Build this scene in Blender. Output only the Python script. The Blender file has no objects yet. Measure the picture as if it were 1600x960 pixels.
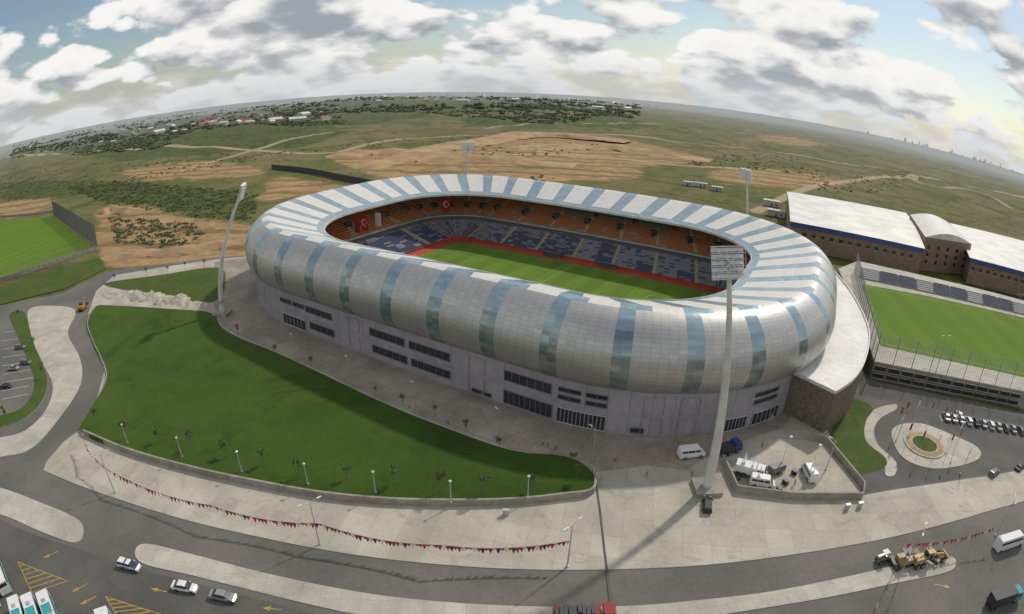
import bpy, bmesh, math, random, numpy as np
from mathutils import Matrix, Vector
from mathutils.geometry import tessellate_polygon, delaunay_2d_cdt
random.seed(5); rng=np.random.default_rng(5)
scene=bpy.context.scene
COL=scene.collection
# ---------------- calibrated camera (fisheye action camera on a drone, 66 m up)
F,PITCH,ROLL,H=910.87,0.3742,0.0291,66.03
R_=np.array([1,0,0.]);FW=np.array([0,math.cos(PITCH),-math.sin(PITCH)]);U0=np.array([0,math.sin(PITCH),math.cos(PITCH)])
RT=math.cos(ROLL)*R_+math.sin(ROLL)*U0; UP=-math.sin(ROLL)*R_+math.cos(ROLL)*U0
def G(u,v,z=0.0):
    """survey helper: world position (x,y) on the level z of a point measured on the aerial photograph"""
    x=u-800;y=480-v;r=math.hypot(x,y)+1e-9;th=2*math.asin(r/(2*F))
    d=(x/r*math.sin(th))*RT+(y/r*math.sin(th))*UP+math.cos(th)*FW
    t=(z-H)/d[2]
    if t<0 or t>12000: t=12000
    p=np.array([0,0,H])+t*d
    return Vector((p[0],p[1],z))
def proj(P):
    d=np.atleast_2d(P)-np.array([0,0,H]);x=d@RT;y=d@UP;z=d@FW;h=np.hypot(x,y)+1e-9
    r=2*F*np.sin(np.arctan2(h,z)/2);return np.stack([800+r*x/h,480-r*y/h],1)
cam=bpy.data.cameras.new('camera');co=bpy.data.objects.new('camera',cam);COL.objects.link(co);scene.camera=co
cam.type='PANO';cam.sensor_width=10.5*1600/F;cam.clip_end=40000;cam.clip_start=.5
co.matrix_world=Matrix(((RT[0],UP[0],-FW[0],0),(RT[1],UP[1],-FW[1],0),(RT[2],UP[2],-FW[2],H),(0,0,0,1)))
try: scene.view_settings.view_transform='Standard'
except Exception: pass
# ---------------- sun + sky
SAZ=math.radians(44);SEL=math.radians(45)
sd=Vector((math.sin(SAZ)*math.cos(SEL),math.cos(SAZ)*math.cos(SEL),math.sin(SEL)))
L=bpy.data.lights.new('sun','SUN');L.energy=2.5;L.angle=math.radians(2.2);L.color=(1,.94,.84)
lo=bpy.data.objects.new('sun',L);COL.objects.link(lo);lo.rotation_euler=sd.to_track_quat('Z','Y').to_euler()
w=bpy.data.worlds.new('World');scene.world=w;w.use_nodes=True;nt=w.node_tree
for n in list(nt.nodes): nt.nodes.remove(n)
def c4(c):
    if isinstance(c,(tuple,list)): return tuple(c)+(1,) if len(c)==3 else tuple(c)
    return c
class NT:
    def __init__(s,t): s.t=t
    def n(s,ty,**k):
        o=s.t.nodes.new(ty)
        for a,b in k.items(): setattr(o,a,b)
        return o
    def l(s,a,b): s.t.links.new(a,b)
    def put(s,sock,v):
        if isinstance(v,bpy.types.NodeSocket): s.l(v,sock)
        else: sock.default_value=v
    def m(s,op,a,b=0.0,c=None,clamp=False):
        o=s.n('ShaderNodeMath',operation=op,use_clamp=clamp);s.put(o.inputs[0],a);s.put(o.inputs[1],b)
        if c is not None: s.put(o.inputs[2],c)
        return o.outputs[0]
    def vm(s,op,a,b=None,sc=None):
        o=s.n('ShaderNodeVectorMath',operation=op);s.put(o.inputs[0],a)
        if b is not None: s.put(o.inputs[1],b)
        if sc is not None: s.put(o.inputs['Scale'],sc)
        return o.outputs[0]
    def mix(s,f,a,b):
        o=s.n('ShaderNodeMix',data_type='RGBA');s.put(o.inputs[0],f);s.put(o.inputs[6],c4(a));s.put(o.inputs[7],c4(b));return o.outputs[2]
    def noise(s,vec,scale,detail=4,rough=.55,dist=0):
        o=s.n('ShaderNodeTexNoise');s.l(vec,o.inputs['Vector']);o.inputs['Scale'].default_value=scale;o.inputs['Detail'].default_value=detail
        o.inputs['Roughness'].default_value=rough;o.inputs['Distortion'].default_value=dist;return o.outputs[0]
    def ss(s,v,a,b):
        o=s.n('ShaderNodeMapRange',interpolation_type='SMOOTHSTEP');s.put(o.inputs[0],v);o.inputs[1].default_value=a;o.inputs[2].default_value=b;return o.outputs[0]
W=NT(nt)
sky=W.n('ShaderNodeTexSky',sky_type='NISHITA');sky.sun_disc=False;sky.sun_elevation=SEL;sky.sun_rotation=SAZ;sky.air_density=1.2;sky.dust_density=.8
tc=W.n('ShaderNodeTexCoord').outputs['Generated']
sx=W.n('ShaderNodeSeparateXYZ');W.l(tc,sx.inputs[0])
zz=W.m('MAXIMUM',sx.outputs[2],0.0)
inv=W.m('DIVIDE',1.0,W.m('ADD',zz,0.40))
q=W.vm('SCALE',tc,sc=inv)
def dens(v,hd=7):
    wv=W.n('ShaderNodeTexNoise');W.l(v,wv.inputs['Vector']);wv.inputs['Scale'].default_value=5.;wv.inputs['Detail'].default_value=4
    v2=W.vm('ADD',v,W.vm('SCALE',wv.outputs['Color'],sc=.12))
    vo=W.n('ShaderNodeTexVoronoi',feature='F1');W.l(v2,vo.inputs['Vector']);vo.inputs['Scale'].default_value=4.2
    vp=W.n('ShaderNodeTexVoronoi',feature='F1');W.l(v2,vp.inputs['Vector']);vp.inputs['Scale'].default_value=12.
    lo_=W.noise(v,1.6,2,.5);hi_=W.noise(v,9.,hd,.6)
    a=W.m('ADD',W.m('MULTIPLY',lo_,1.6),W.m('MULTIPLY',hi_,.38))
    a=W.m('SUBTRACT',a,W.m('MULTIPLY',vo.outputs['Distance'],.60))
    return W.m('SUBTRACT',a,W.m('MULTIPLY',vp.outputs['Distance'],.22))
d1=dens(q)
q2=W.vm('ADD',W.vm('SCALE',q,sc=.952),(0.015,0.0,0.0))
d2=dens(q2,3)
cov=W.ss(d1,.42,.53)
lit=W.m('ADD',W.m('MULTIPLY',W.m('SUBTRACT',d1,d2),2.1),.60,clamp=True)
thick=W.ss(d1,.60,1.0)
lit=W.m('SUBTRACT',lit,W.m('MULTIPLY',thick,.28),clamp=True)
cc=W.mix(W.ss(lit,.02,.9),(.36,.395,.44),(.99,.98,.95))
hz=W.ss(zz,.09,.0)
cc=W.mix(W.m('MULTIPLY',hz,.75),cc,(.64,.68,.70))
cov=W.m('MAXIMUM',cov,W.m('MULTIPLY',hz,.82))
b1=W.n('ShaderNodeBackground');W.l(sky.outputs[0],b1.inputs[0]);b1.inputs[1].default_value=.09
b2=W.n('ShaderNodeBackground');W.l(cc,b2.inputs[0]);b2.inputs[1].default_value=.94
ms=W.n('ShaderNodeMixShader');W.l(cov,ms.inputs[0]);W.l(b1.outputs[0],ms.inputs[1]);W.l(b2.outputs[0],ms.inputs[2])
ow=W.n('ShaderNodeOutputWorld');W.l(ms.outputs[0],ow.inputs[0])
# ---------------- materials
def newmat(name):
    m=bpy.data.materials.new(name);m.use_nodes=True;T=NT(m.node_tree);b=m.node_tree.nodes['Principled BSDF'];return m,T,b
def M(name,c,c2=None,scale=.5,rough=.7,metal=0.,bump=0.,fine=None,spec=.5):
    m,T,b=newmat(name)
    pos=T.n('ShaderNodeNewGeometry').outputs['Position']
    c2=c2 or tuple(x*.82 for x in c)
    n=T.noise(pos,scale,5,.6)
    f=T.ss(n,.35,.65);col=T.mix(f,c,c2)
    if fine:
        nf=T.noise(pos,fine,3,.7);k=T.m('ADD',.72,T.m('MULTIPLY',nf,.56))
        col=T.vm('SCALE',col,sc=k)
    T.l(col,b.inputs['Base Color']);b.inputs['Roughness'].default_value=rough;b.inputs['Metallic'].default_value=metal
    b.inputs['Specular IOR Level'].default_value=spec
    if bump:
        bp=T.n('ShaderNodeBump');bp.inputs['Strength'].default_value=bump;bp.inputs['Distance'].default_value=.1
        T.l(T.noise(pos,fine or scale*6,4,.6),bp.inputs['Height']);T.l(bp.outputs[0],b.inputs['Normal'])
    return m
def concrete(name,c,c2,slab=4.0,ang=0.,joint=.35):
    m,T,b=newmat(name);pos=T.n('ShaderNodeNewGeometry').outputs['Position']
    col=T.mix(T.ss(T.noise(pos,.06,7,.65,.5),.35,.65),c,c2)
    st=T.ss(T.noise(pos,.16,8,.72,1.2),.50,.72)
    col=T.mix(T.m('MULTIPLY',st,.65),col,(c[0]*.55,c[1]*.50,c[2]*.44))
    st2=T.ss(T.noise(pos,.9,5,.7,.5),.58,.75);col=T.mix(T.m('MULTIPLY',st2,.3),col,tuple(min(1,x*1.35) for x in c))
    k=T.m('ADD',.76,T.m('MULTIPLY',T.noise(pos,2.5,4,.75),.48));col=T.vm('SCALE',col,sc=k)
    mp=T.n('ShaderNodeMapping');T.l(pos,mp.inputs[0]);mp.inputs['Rotation'].default_value=(0,0,ang);mp.inputs['Scale'].default_value=(1/slab,)*3
    s=T.n('ShaderNodeSeparateXYZ');T.l(mp.outputs[0],s.inputs[0])
    e=None
    for i in (0,1):
        fr=T.m('FRACT',s.outputs[i]);a=T.m('ABSOLUTE',T.m('SUBTRACT',fr,.5));g=T.m('GREATER_THAN',a,.5-.06/slab)
        e=g if e is None else T.m('MAXIMUM',e,g)
    col=T.mix(T.m('MULTIPLY',e,joint),col,tuple(x*.3 for x in c))
    wn=T.n('ShaderNodeTexWhiteNoise',noise_dimensions='2D');fl=T.vm('FLOOR',mp.outputs[0]);T.l(fl,wn.inputs['Vector'])
    col=T.vm('SCALE',col,sc=T.m('ADD',.92,T.m('MULTIPLY',wn.outputs[0],.16)))
    T.l(col,b.inputs['Base Color']);b.inputs['Roughness'].default_value=.85;return m
def grass(name,c,c2,dry,stripe=None,ang=0.,big=.03,dryamt=.5,sc_=.14,west=False):
    m,T,b=newmat(name);pos=T.n('ShaderNodeNewGeometry').outputs['Position']
    col=T.mix(T.ss(T.noise(pos,big,7,.65,.6),.40,.60),c,c2)
    dr=T.m('MULTIPLY',T.ss(T.noise(pos,big*4,7,.68,.6),.47,.70),dryamt)
    if west:
        s=T.n('ShaderNodeSeparateXYZ');T.l(pos,s.inputs[0]);wf=T.ss(T.m('ADD',s.outputs[0],T.m('MULTIPLY',T.noise(pos,.03,4,.6),60.)),20.,-90.)
        col=T.mix(T.m('MULTIPLY',wf,.55),col,(.066,.112,.018));dr=T.m('MULTIPLY',dr,T.m('ADD',.4,wf))
        col=T.mix(T.m('MULTIPLY',T.ss(T.noise(pos,.055,6,.7,.8),.50,.66),.55),col,(.022,.045,.007))
    col=T.mix(dr,col,dry)
    if stripe:
        mp=T.n('ShaderNodeMapping');T.l(pos,mp.inputs[0]);mp.inputs['Rotation'].default_value=(0,0,ang)
        s=T.n('ShaderNodeSeparateXYZ');T.l(mp.outputs[0],s.inputs[0])
        fr=T.m('GREATER_THAN',T.m('FRACT',T.m('DIVIDE',s.outputs[0],stripe*2)),.5)
        col=T.vm('SCALE',col,sc=T.m('ADD',1-sc_/2,T.m('MULTIPLY',fr,sc_)))
    col=T.vm('SCALE',col,sc=T.m('ADD',.5,T.m('MULTIPLY',T.noise(pos,1.4,7,.85),1.0)))
    T.l(col,b.inputs['Base Color']);b.inputs['Roughness'].default_value=.9;b.inputs['Specular IOR Level'].default_value=.15
    bp=T.n('ShaderNodeBump');bp.inputs['Strength'].default_value=.6;bp.inputs['Distance'].default_value=.15
    T.l(T.noise(pos,5,4,.7),bp.inputs['Height']);T.l(bp.outputs[0],b.inputs['Normal']);return m
HEAD=-0.5396
m_asph=M('asphalt',(.155,.145,.125),(.105,.10,.088),.04,.9,fine=1.2)
m_asph2=M('parking_asphalt',(.115,.108,.098),(.08,.076,.068),.08,.9,fine=2.)
m_conc=concrete('concrete_paving',(.45,.41,.34),(.35,.32,.26),5.,.2,.22)
m_conc2=concrete('sidewalk_concrete',(.48,.445,.38),(.38,.35,.295),3.,-.1,.2)
m_plaza=concrete('plaza_paving',(.35,.30,.24),(.245,.21,.168),4.,-HEAD,.5)
m_kerb=M('kerb_concrete',(.42,.41,.37),(.3,.29,.26),1,.85,fine=5)
m_wallc=M('retaining_concrete',(.33,.31,.26),(.24,.22,.18),.4,.9,fine=3)
m_lawn=grass('lawn_grass',(.034,.068,.009),(.050,.088,.013),(.085,.11,.025),dryamt=.4,west=True)  # dark greens include the cloud shade lying over this lawn
m_lawn2=grass('verge_grass',(.055,.09,.018),(.07,.105,.022),(.12,.11,.04),dryamt=.6,big=.08)
m_turf=grass('pitch_turf',(.12,.20,.025),(.105,.18,.022),(.13,.18,.03),stripe=5.5,ang=-HEAD,dryamt=.2,sc_=.14)
m_turf2=grass('training_turf',(.10,.175,.018),(.115,.19,.02),(.14,.17,.03),stripe=7,ang=.25,dryamt=.4,sc_=.08)
m_track=M('red_track',(.42,.07,.03),(.34,.055,.025),.3,.85,fine=2)
m_white=M('white_paint',(.8,.8,.78),(.7,.7,.68),.6,.5)
m_line=M('worn_white_line',(.45,.50,.38),(.30,.36,.22),.6,.8)
m_yel=M('yellow_paint',(.50,.32,.04),(.28,.19,.04),1.4,.6)
m_grey=M('grey_render',(.33,.30,.32),(.27,.25,.265),.08,.8,fine=.6)
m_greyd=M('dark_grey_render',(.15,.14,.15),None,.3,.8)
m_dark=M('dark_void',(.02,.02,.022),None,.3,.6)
m_steel=M('galvanised_steel',(.50,.50,.48),(.40,.40,.39),.4,.45,.4)
m_steelw=M('white_painted_steel',(.62,.61,.57),(.5,.49,.46),.3,.5)
m_steeld=M('dark_steel',(.06,.06,.065),None,1,.5,.3)
m_stone=M('brown_stone_cladding',(.20,.155,.12),(.12,.095,.075),1.2,.85,fine=2.)
m_brick=M('brick',(.26,.175,.12),(.20,.135,.095),.4,.9,fine=3.)
m_roofw=M('white_membrane_roof',(.68,.67,.62),(.52,.51,.47),.07,.55,fine=.8)
m_wingroof=M('pale_roof_screed',(.70,.69,.66),(.58,.57,.54),.08,.6,fine=.6)
m_blue=M('blue_fascia',(.03,.08,.25),None,.5,.4)
m_glassd=M('dark_glass',(.025,.035,.045),None,.5,.08,spec=.8)
m_rubber=M('tyre_rubber',(.02,.02,.02),None,5,.85)
m_chrome=M('rim_metal',(.5,.5,.5),None,5,.3,.9)
m_lampg=M('lamp_glass',(.62,.64,.64),None,2,.2,spec=.6)
m_red=M('red_cloth',(.50,.03,.035),(.38,.025,.03),2,.7)
m_flag=M('faded_red_cloth',(.36,.07,.07),(.28,.05,.05),2,.8)
m_navy=M('navy_cloth',(.03,.045,.15),None,2,.7)
m_cwhite=M('white_cloth',(.75,.75,.75),None,2,.7)
m_taill=M('tail_light_red',(.4,.01,.01),None,2,.2)
m_rock=M('pale_rock',(.50,.46,.38),(.30,.27,.21),.6,.9,bump=.8,fine=1.5)
m_dirt=M('bare_soil',(.42,.275,.14),(.27,.18,.095),.05,.95,bump=.8,fine=.5)
m_bark=M('bark',(.16,.13,.10),None,6,.9)
m_leaf=M('foliage',(.11,.13,.045),(.075,.095,.03),1.5,.8)
m_bush=M('scrub_foliage',(.05,.07,.022),(.085,.10,.034),.05,.9)
m_wood=M('far_foliage',(.055,.075,.035),(.085,.10,.05),.01,.9)
m_net=M('net_cloth',(.16,.155,.14),None,.5,.9)
m_net2=M('mesh_wire',(.30,.30,.28),None,.5,.7)
def paint(n,c,r=.3,me=0.): return M(n,c,tuple(x*.9 for x in c),1,r,me,fine=6)
p_white=paint('white_car_paint',(.75,.75,.74));p_silver=paint('silver_car_paint',(.42,.43,.44),.3,.5);p_black=paint('black_car_paint',(.02,.02,.022));p_blue=paint('blue_car_paint',(.03,.06,.22))
p_teal=paint('teal_paint',(.05,.34,.34));p_red=paint('red_vehicle_paint',(.30,.03,.03));p_yel=paint('yellow_machine_paint',(.40,.28,.09),.5);p_grey=paint('grey_car_paint',(.15,.155,.16));p_org=paint('orange_machine_paint',(.50,.16,.02),.5)
# ---------------- mesh builder
class MB:
    def __init__(s): s.v=[];s.f=[];s.mi=[]
    def add(s,vs,fs,mi=0):
        o=len(s.v);s.v+= [tuple(x) for x in vs];s.f+=[tuple(o+i for i in f) for f in fs];s.mi+=[mi]*len(fs)
    def box(s,c,sz,mi=0,rz=0.,M4=None):
        x,y,z=[a/2 for a in sz];ca,sa=math.cos(rz),math.sin(rz)
        vs=[]
        for dx,dy,dz in((-x,-y,-z),(x,-y,-z),(x,y,-z),(-x,y,-z),(-x,-y,z),(x,-y,z),(x,y,z),(-x,y,z)):
            p=Vector((dx,dy,dz))
            if M4 is not None: p=M4@p
            else: p=Vector((dx*ca-dy*sa,dx*sa+dy*ca,dz))
            vs.append((c[0]+p[0],c[1]+p[1],c[2]+p[2]))
        s.add(vs,[(0,3,2,1),(4,5,6,7),(0,1,5,4),(1,2,6,5),(2,3,7,6),(3,0,4,7)],mi)
    def tube(s,pts,rs,n=8,mi=0,cap=True):
        o=len(s.v);k=len(pts);pts=[Vector(p) for p in pts]
        for i,p in enumerate(pts):
            t=(pts[min(i+1,k-1)]-pts[max(i-1,0)]).normalized()
            a=t.cross(Vector((0,0,1)));
            if a.length<.05: a=t.cross(Vector((1,0,0)))
            a.normalize();b=t.cross(a);r=rs[i] if isinstance(rs,(list,tuple)) else rs
            for j in range(n):
                an=2*math.pi*j/n;s.v.append(tuple(p+a*(r*math.cos(an))+b*(r*math.sin(an))))
        for i in range(k-1):
            for j in range(n):
                s.f.append((o+i*n+j,o+i*n+(j+1)%n,o+(i+1)*n+(j+1)%n,o+(i+1)*n+j));s.mi.append(mi)
        if cap:
            s.f.append(tuple(o+j for j in range(n))[::-1]);s.f.append(tuple(o+(k-1)*n+j for j in range(n)));s.mi+=[mi,mi]
    def prof(s,pts,mi=0):
        n=len(pts);vs=[(x,-w,z) for x,z,w in pts]+[(x,w,z) for x,z,w in pts]
        fs=[tuple(range(n)),tuple(range(2*n-1,n-1,-1))]+[(i,i+n,(i+1)%n+n,(i+1)%n) for i in range(n)]
        s.add(vs,fs,mi)
    def mesh(s,name,mats,smooth=False):
        me=bpy.data.meshes.new(name);me.from_pydata(s.v,[],s.f)
        for m in mats: me.materials.append(m)
        me.polygons.foreach_set('material_index',s.mi)
        if smooth: me.polygons.foreach_set('use_smooth',[True]*len(me.polygons))
        me.update()
        bm=bmesh.new();bm.from_mesh(me);bmesh.ops.recalc_face_normals(bm,faces=bm.faces);bm.to_mesh(me);bm.free()
        return me
def bx(name,c,sz,mat,par,rz=0.):
    mb=MB();mb.box((0,0,0),sz,0);o=obj(name,mb.mesh(name,[mat]),par);o.location=c;o.rotation_euler=(0,0,rz);return o
def obj(name,me,parent=None,loc=None,rz=None,world=False):
    o=bpy.data.objects.new(name,me);COL.objects.link(o)
    if loc is not None:o.location=loc
    if rz is not None:o.rotation_euler=(0,0,rz)
    if parent is not None:
        o.parent=parent
        if world: o.matrix_parent_inverse=Matrix.Translation(-Vector(parent.location))
    return o
def thing(o,label,cat,group=None,kind=None):
    o['label']=label;o['category']=cat
    if group:o['group']=group
    if kind:o['kind']=kind
    return o
def struct(o,label=None):
    o['kind']='structure';o['label']=label or o.name.split('.')[0].replace('_',' ')+' of the stadium site';o['category']=o.name.split('.')[0].replace('_',' ');return o
def clone(o,loc,rz=0,sc=1.):
    c=o.copy();COL.objects.link(c);c.location=loc;c.rotation_euler=(0,0,rz);c.scale=(sc,)*3 if not isinstance(sc,tuple) else sc
    def rec(a,b):
        for ch in list(a.children):
            k=ch.copy();COL.objects.link(k);k.parent=b;rec(ch,k)
    rec(o,c);return c
# ---------------- outlines
def spl(px,z=0.,closed=False,k=6,sharp=False):
    P=[G(u,v,z) for u,v in px]
    if sharp: return P
    n=len(P);out=[]
    for i in range(n if closed else n-1):
        a,b,c,d=(P[(i-1)%n],P[i],P[(i+1)%n],P[(i+2)%n]) if closed else (P[max(i-1,0)],P[i],P[i+1],P[min(i+2,n-1)])
        for j in range(k):
            t=j/k
            q=.5*((2*b)+(c-a)*t+(2*a-5*b+4*c-d)*t*t+(3*b-a-3*c+d)*t**3);q.z=z;out.append(q)
    if not closed: out.append(P[-1])
    return out
def slab(name,pts,z0,z1,mats,label=None,kerb=False):
    pts=[Vector((p[0],p[1],z1)) for p in pts]
    n=len(pts);tri=tessellate_polygon([pts])
    mb=MB();mb.add([p[:] for p in pts],tri,0)
    mb.add([(p[0],p[1],z1) for p in pts]+[(p[0],p[1],z0) for p in pts],[(i,(i+1)%n,(i+1)%n+n,i+n) for i in range(n)],len(mats)-1)
    me=mb.mesh(name,mats)
    bm=bmesh.new();bm.from_mesh(me);bm.normal_update()
    fl=[f for f in bm.faces if abs(f.normal.z)>.5 and f.normal.z<0]
    if fl: bmesh.ops.reverse_faces(bm,faces=fl)
    bm.to_mesh(me);bm.free()
    return struct(obj(name,me),label)
def ribbon(name,pts,wd,h,z,mats,z2=None):
    mb=MB();n=len(pts);L_=[];R2=[]
    for i in range(n):
        t=(pts[min(i+1,n-1)]-pts[max(i-1,0)]);t.z=0;t.normalize();nn=Vector((-t.y,t.x,0))
        L_.append(pts[i]+nn*wd/2);R2.append(pts[i]-nn*wd/2)
    zt=z+h
    vs=[];
    for a,b in zip(L_,R2): vs+=[(a.x,a.y,z),(a.x,a.y,zt),(b.x,b.y,zt),(b.x,b.y,z)]
    fs=[]
    for i in range(n-1):
        o=4*i
        for k in range(3): fs.append((o+k,o+k+1,o+k+5,o+k+4))
    fs+=[(0,1,2,3),(4*n-1,4*n-2,4*n-3,4*n-4)]
    mb.add(vs,fs);return mb.mesh(name,mats)
def flatstrip(mb,pts,wd,z,mi=0):
    n=len(pts);vs=[]
    for i in range(n):
        t=(pts[min(i+1,n-1)]-pts[max(i-1,0)]);t.z=0;t.normalize();nn=Vector((-t.y,t.x,0))
        a=pts[i]+nn*wd/2;b=pts[i]-nn*wd/2;vs+=[(a.x,a.y,z),(b.x,b.y,z)]
    mb.add(vs,[(2*i,2*i+1,2*i+3,2*i+2) for i in range(n-1)],mi)
# ---------------- terrain
def pip(X,Y,poly):
    ins=np.zeros(X.shape,bool);n=len(poly)
    for i in range(n):
        x1,y1=poly[i][:2];x2,y2=poly[(i+1)%n][:2]
        c=((y1>Y)!=(y2>Y))&(X<(x2-x1)*(Y-y1)/((y2-y1)+1e-12)+x1);ins^=c
    return ins
def hgt(X,Y):
    r=np.hypot(X,Y-150);t=np.clip((r-330)/700,0,1);t=t*t*(3-2*t)
    az=np.degrees(np.arctan2(X,Y))
    h=24*np.exp(-((az+10)/20)**2)*np.exp(-((r-2400)/1200)**2)
    h+=t*1.0*(5*np.sin(X/310+1)*np.cos(Y/270)+4*np.sin(X/140+Y/190)+3.0*np.sin(Y/77+X/95)+2.2*np.sin(Y/31-X/47)+1.2*np.sin(Y/19+X/23)+1.2*np.abs(np.sin(Y/26+X/61)))
    h+=10*np.exp(-((az-4)/10)**2)*np.exp(-((r-3300)/1300)**2)
    h*=t
    t2=np.clip((r-2500)/2500,0,1);h=h*(1-t2*.6)
    return h-.4
ang=np.concatenate([np.linspace(-78,78,430),np.linspace(82,278,50)]);ang=np.radians(ang);na=len(ang)
rad=[6.];
while rad[-1]<14000: rad.append(rad[-1]*(1.015 if 250<rad[-1]<1500 else (1.02 if rad[-1]>90 else 1.08)))
rad=np.array(rad);nr=len(rad)
RR,AA=np.meshgrid(rad,ang,indexing='ij');X=RR*np.sin(AA);Y=RR*np.cos(AA);Z=hgt(X,Y)
def mask(polys):
    m=np.zeros(X.shape)
    for p in polys: m[pip(X,Y,[G(u,v) for u,v in p])]=1
    return m
def blur(m,k):
    for _ in range(2):
        for ax in(0,1):
            s=sum(np.roll(m,i,ax) for i in range(-k,k+1))/(2*k+1);m=s
    return m
soil=[[(150,322),(235,322),(300,342),(400,350),(412,372),(400,412),(340,420),(250,425),(165,420),(150,385)],
[(190,264),(330,252),(430,262),(400,276),(300,280),(200,280)],[(530,236),(620,236),(760,262),(860,275),(700,282),(590,272),(520,252)],
[(640,246),(760,214),(900,208),(990,218),(1060,236),(1130,250),(1000,262),(880,256),(760,252)],[(560,255),(660,250),(820,262),(1000,268),(1000,280),(860,285),(700,290),(600,280)],
[(-50,318),(80,312),(90,328),(-50,350)],[(420,275),(500,284),(560,292),(500,296),(430,310),(400,320)],
[(1180,212),(1300,226),(1300,232),(1180,218)],[(1100,266),(1200,262),(1350,284),(1240,296),(1120,284)]]
veg=[[(100,292),(220,285),(400,300),(400,345),(300,338),(170,318)],[(170,340),(300,348),(320,365),(290,385),(180,380)],[(60,215),(330,172),(560,150),(850,148),(980,165),(700,185),(400,215),(100,240)],[(0,285),(200,282),(180,300),(0,315)],[(700,190),(1000,190),(1000,205),(760,200)],[(60,235),(400,205),(560,205),(480,232),(200,255)]]
A=blur(mask(soil),3);B=blur(mask(veg),3)
tracks=[[(540,235),(600,222),(700,214),(780,209),(900,208),(1000,215),(1100,226),(1300,250),(1430,275),(1600,312)],[(300,262),(380,240),(450,222),(520,212)],[(560,262),(700,245),(900,242),(1060,258),(1150,262)],[(1430,275),(1440,285),(1520,300),(1600,330)],[(0,250),(150,238),(300,232),(480,240),(560,230)],[(760,200),(900,195),(1050,200)],[(1180,330),(1300,285),(1430,276)]]
T_=np.zeros(X.shape)
for tr in tracks:
    P=spl(tr)
    for a,b in zip(P[:-1],P[1:]):
        ax,ay,bx_,by=a.x,a.y,b.x,b.y;dx,dy=bx_-ax,by-ay
        t=np.clip(((X-ax)*dx+(Y-ay)*dy)/(dx*dx+dy*dy+1e-9),0,1);dd=np.hypot(X-ax-t*dx,Y-ay-t*dy)
        T_=np.maximum(T_,np.clip(1.4-dd/(3.5+RR*.005),0,1))
me=bpy.data.meshes.new('ground')
V=np.stack([X,Y,Z],-1).reshape(-1,3)
V=np.vstack([V,[[0,0,-.4]]])
idx=np.arange(nr*na).reshape(nr,na);nx=np.roll(idx,-1,1)
quads=np.stack([idx[:-1],nx[:-1],nx[1:],idx[1:]],-1).reshape(-1,4)[:,::-1]
tris=[(int(idx[0,j]),int(nx[0,j]),nr*na) for j in range(na)]
me.from_pydata(V.tolist(),[],quads.tolist()+[t[::-1] for t in tris])
ca=me.color_attributes.new('cover','FLOAT_COLOR','POINT')
cl=np.ones((nr*na+1,4),np.float32);cl[:-1,0]=A.ravel();cl[:-1,1]=T_.ravel();cl[:-1,2]=B.ravel();cl[-1,:3]=0
ca.data.foreach_set('color',cl.ravel())
me.polygons.foreach_set('use_smooth',[True]*len(me.polygons));me.update()
if me.polygons[1000].normal.z<0: me.flip_normals()
m,T,b=newmat('open_land');pos=T.n('ShaderNodeNewGeometry').outputs['Position']
at=T.n('ShaderNodeAttribute',attribute_name='cover');s=T.n('ShaderNodeSeparateColor');T.l(at.outputs['Color'],s.inputs[0])
n_l=T.noise(pos,.004,7,.64,.8);n_m=T.noise(pos,.018,8,.72,1.1);n_s=T.noise(pos,.10,6,.75,.5);n_k=T.noise(pos,.0016,4,.6,.5)
base=T.mix(T.ss(n_l,.42,.58),(.125,.14,.044),(.20,.165,.08))
base=T.mix(T.m('MULTIPLY',T.ss(n_k,.49,.57),.55),base,(.155,.115,.062))
base=T.mix(T.m('MULTIPLY',T.ss(n_m,.47,.57),.75),base,(.072,.092,.03))
base=T.mix(T.m('MULTIPLY',T.ss(n_s,.50,.64),.5),base,(.24,.195,.105))
base=T.mix(T.m('MULTIPLY',T.ss(T.noise(pos,.05,7,.75,1.2),.57,.68),.45),base,(.045,.06,.024))
vg=T.ss(T.m('ADD',s.outputs[2],T.m('MULTIPLY',T.m('SUBTRACT',n_m,.5),1.6)),.35,.65)
vcol=T.mix(T.ss(n_s,.4,.6),(.04,.062,.018),(.10,.13,.035))
base=T.mix(T.m('MULTIPLY',vg,.85),base,vcol)
so=T.ss(T.m('ADD',s.outputs[0],T.m('MULTIPLY',T.m('SUBTRACT',n_m,.5),2.2)),.34,.60)
scol=T.mix(T.ss(n_s,.38,.62),(.46,.305,.155),(.31,.205,.105))
tw_=T.n('ShaderNodeTexWave',bands_direction='Y');T.l(pos,tw_.inputs['Vector']);tw_.inputs['Scale'].default_value=.010;tw_.inputs['Distortion'].default_value=12.;tw_.inputs['Detail'].default_value=5.;tw_.inputs['Detail Scale'].default_value=.45;tw_.inputs['Detail Roughness'].default_value=.6
scol=T.mix(T.m('MULTIPLY',T.ss(tw_.outputs['Fac'],.70,.92),.7),scol,(.17,.115,.06))
scol=T.mix(T.m('MULTIPLY',T.ss(T.noise(pos,.02,6,.68,1.),.53,.66),.6),scol,(.16,.145,.062))
base=T.mix(T.m('MULTIPLY',so,.92),base,scol)
base=T.mix(T.m('MULTIPLY',T.ss(T.m('ADD',s.outputs[1],T.m('MULTIPLY',T.m('SUBTRACT',n_s,.5),.6)),.4,.75),.8),base,(.44,.35,.23))
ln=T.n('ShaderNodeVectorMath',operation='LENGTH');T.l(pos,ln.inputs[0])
haze=T.ss(ln.outputs['Value'],300,5500)
base=T.mix(T.m('MULTIPLY',haze,.92),base,(.32,.345,.35))  # aerial haze painted into the land colour, paler and greyer with distance
T.l(base,b.inputs['Base Color']);b.inputs['Roughness'].default_value=.95;b.inputs['Specular IOR Level'].default_value=.1
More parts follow.
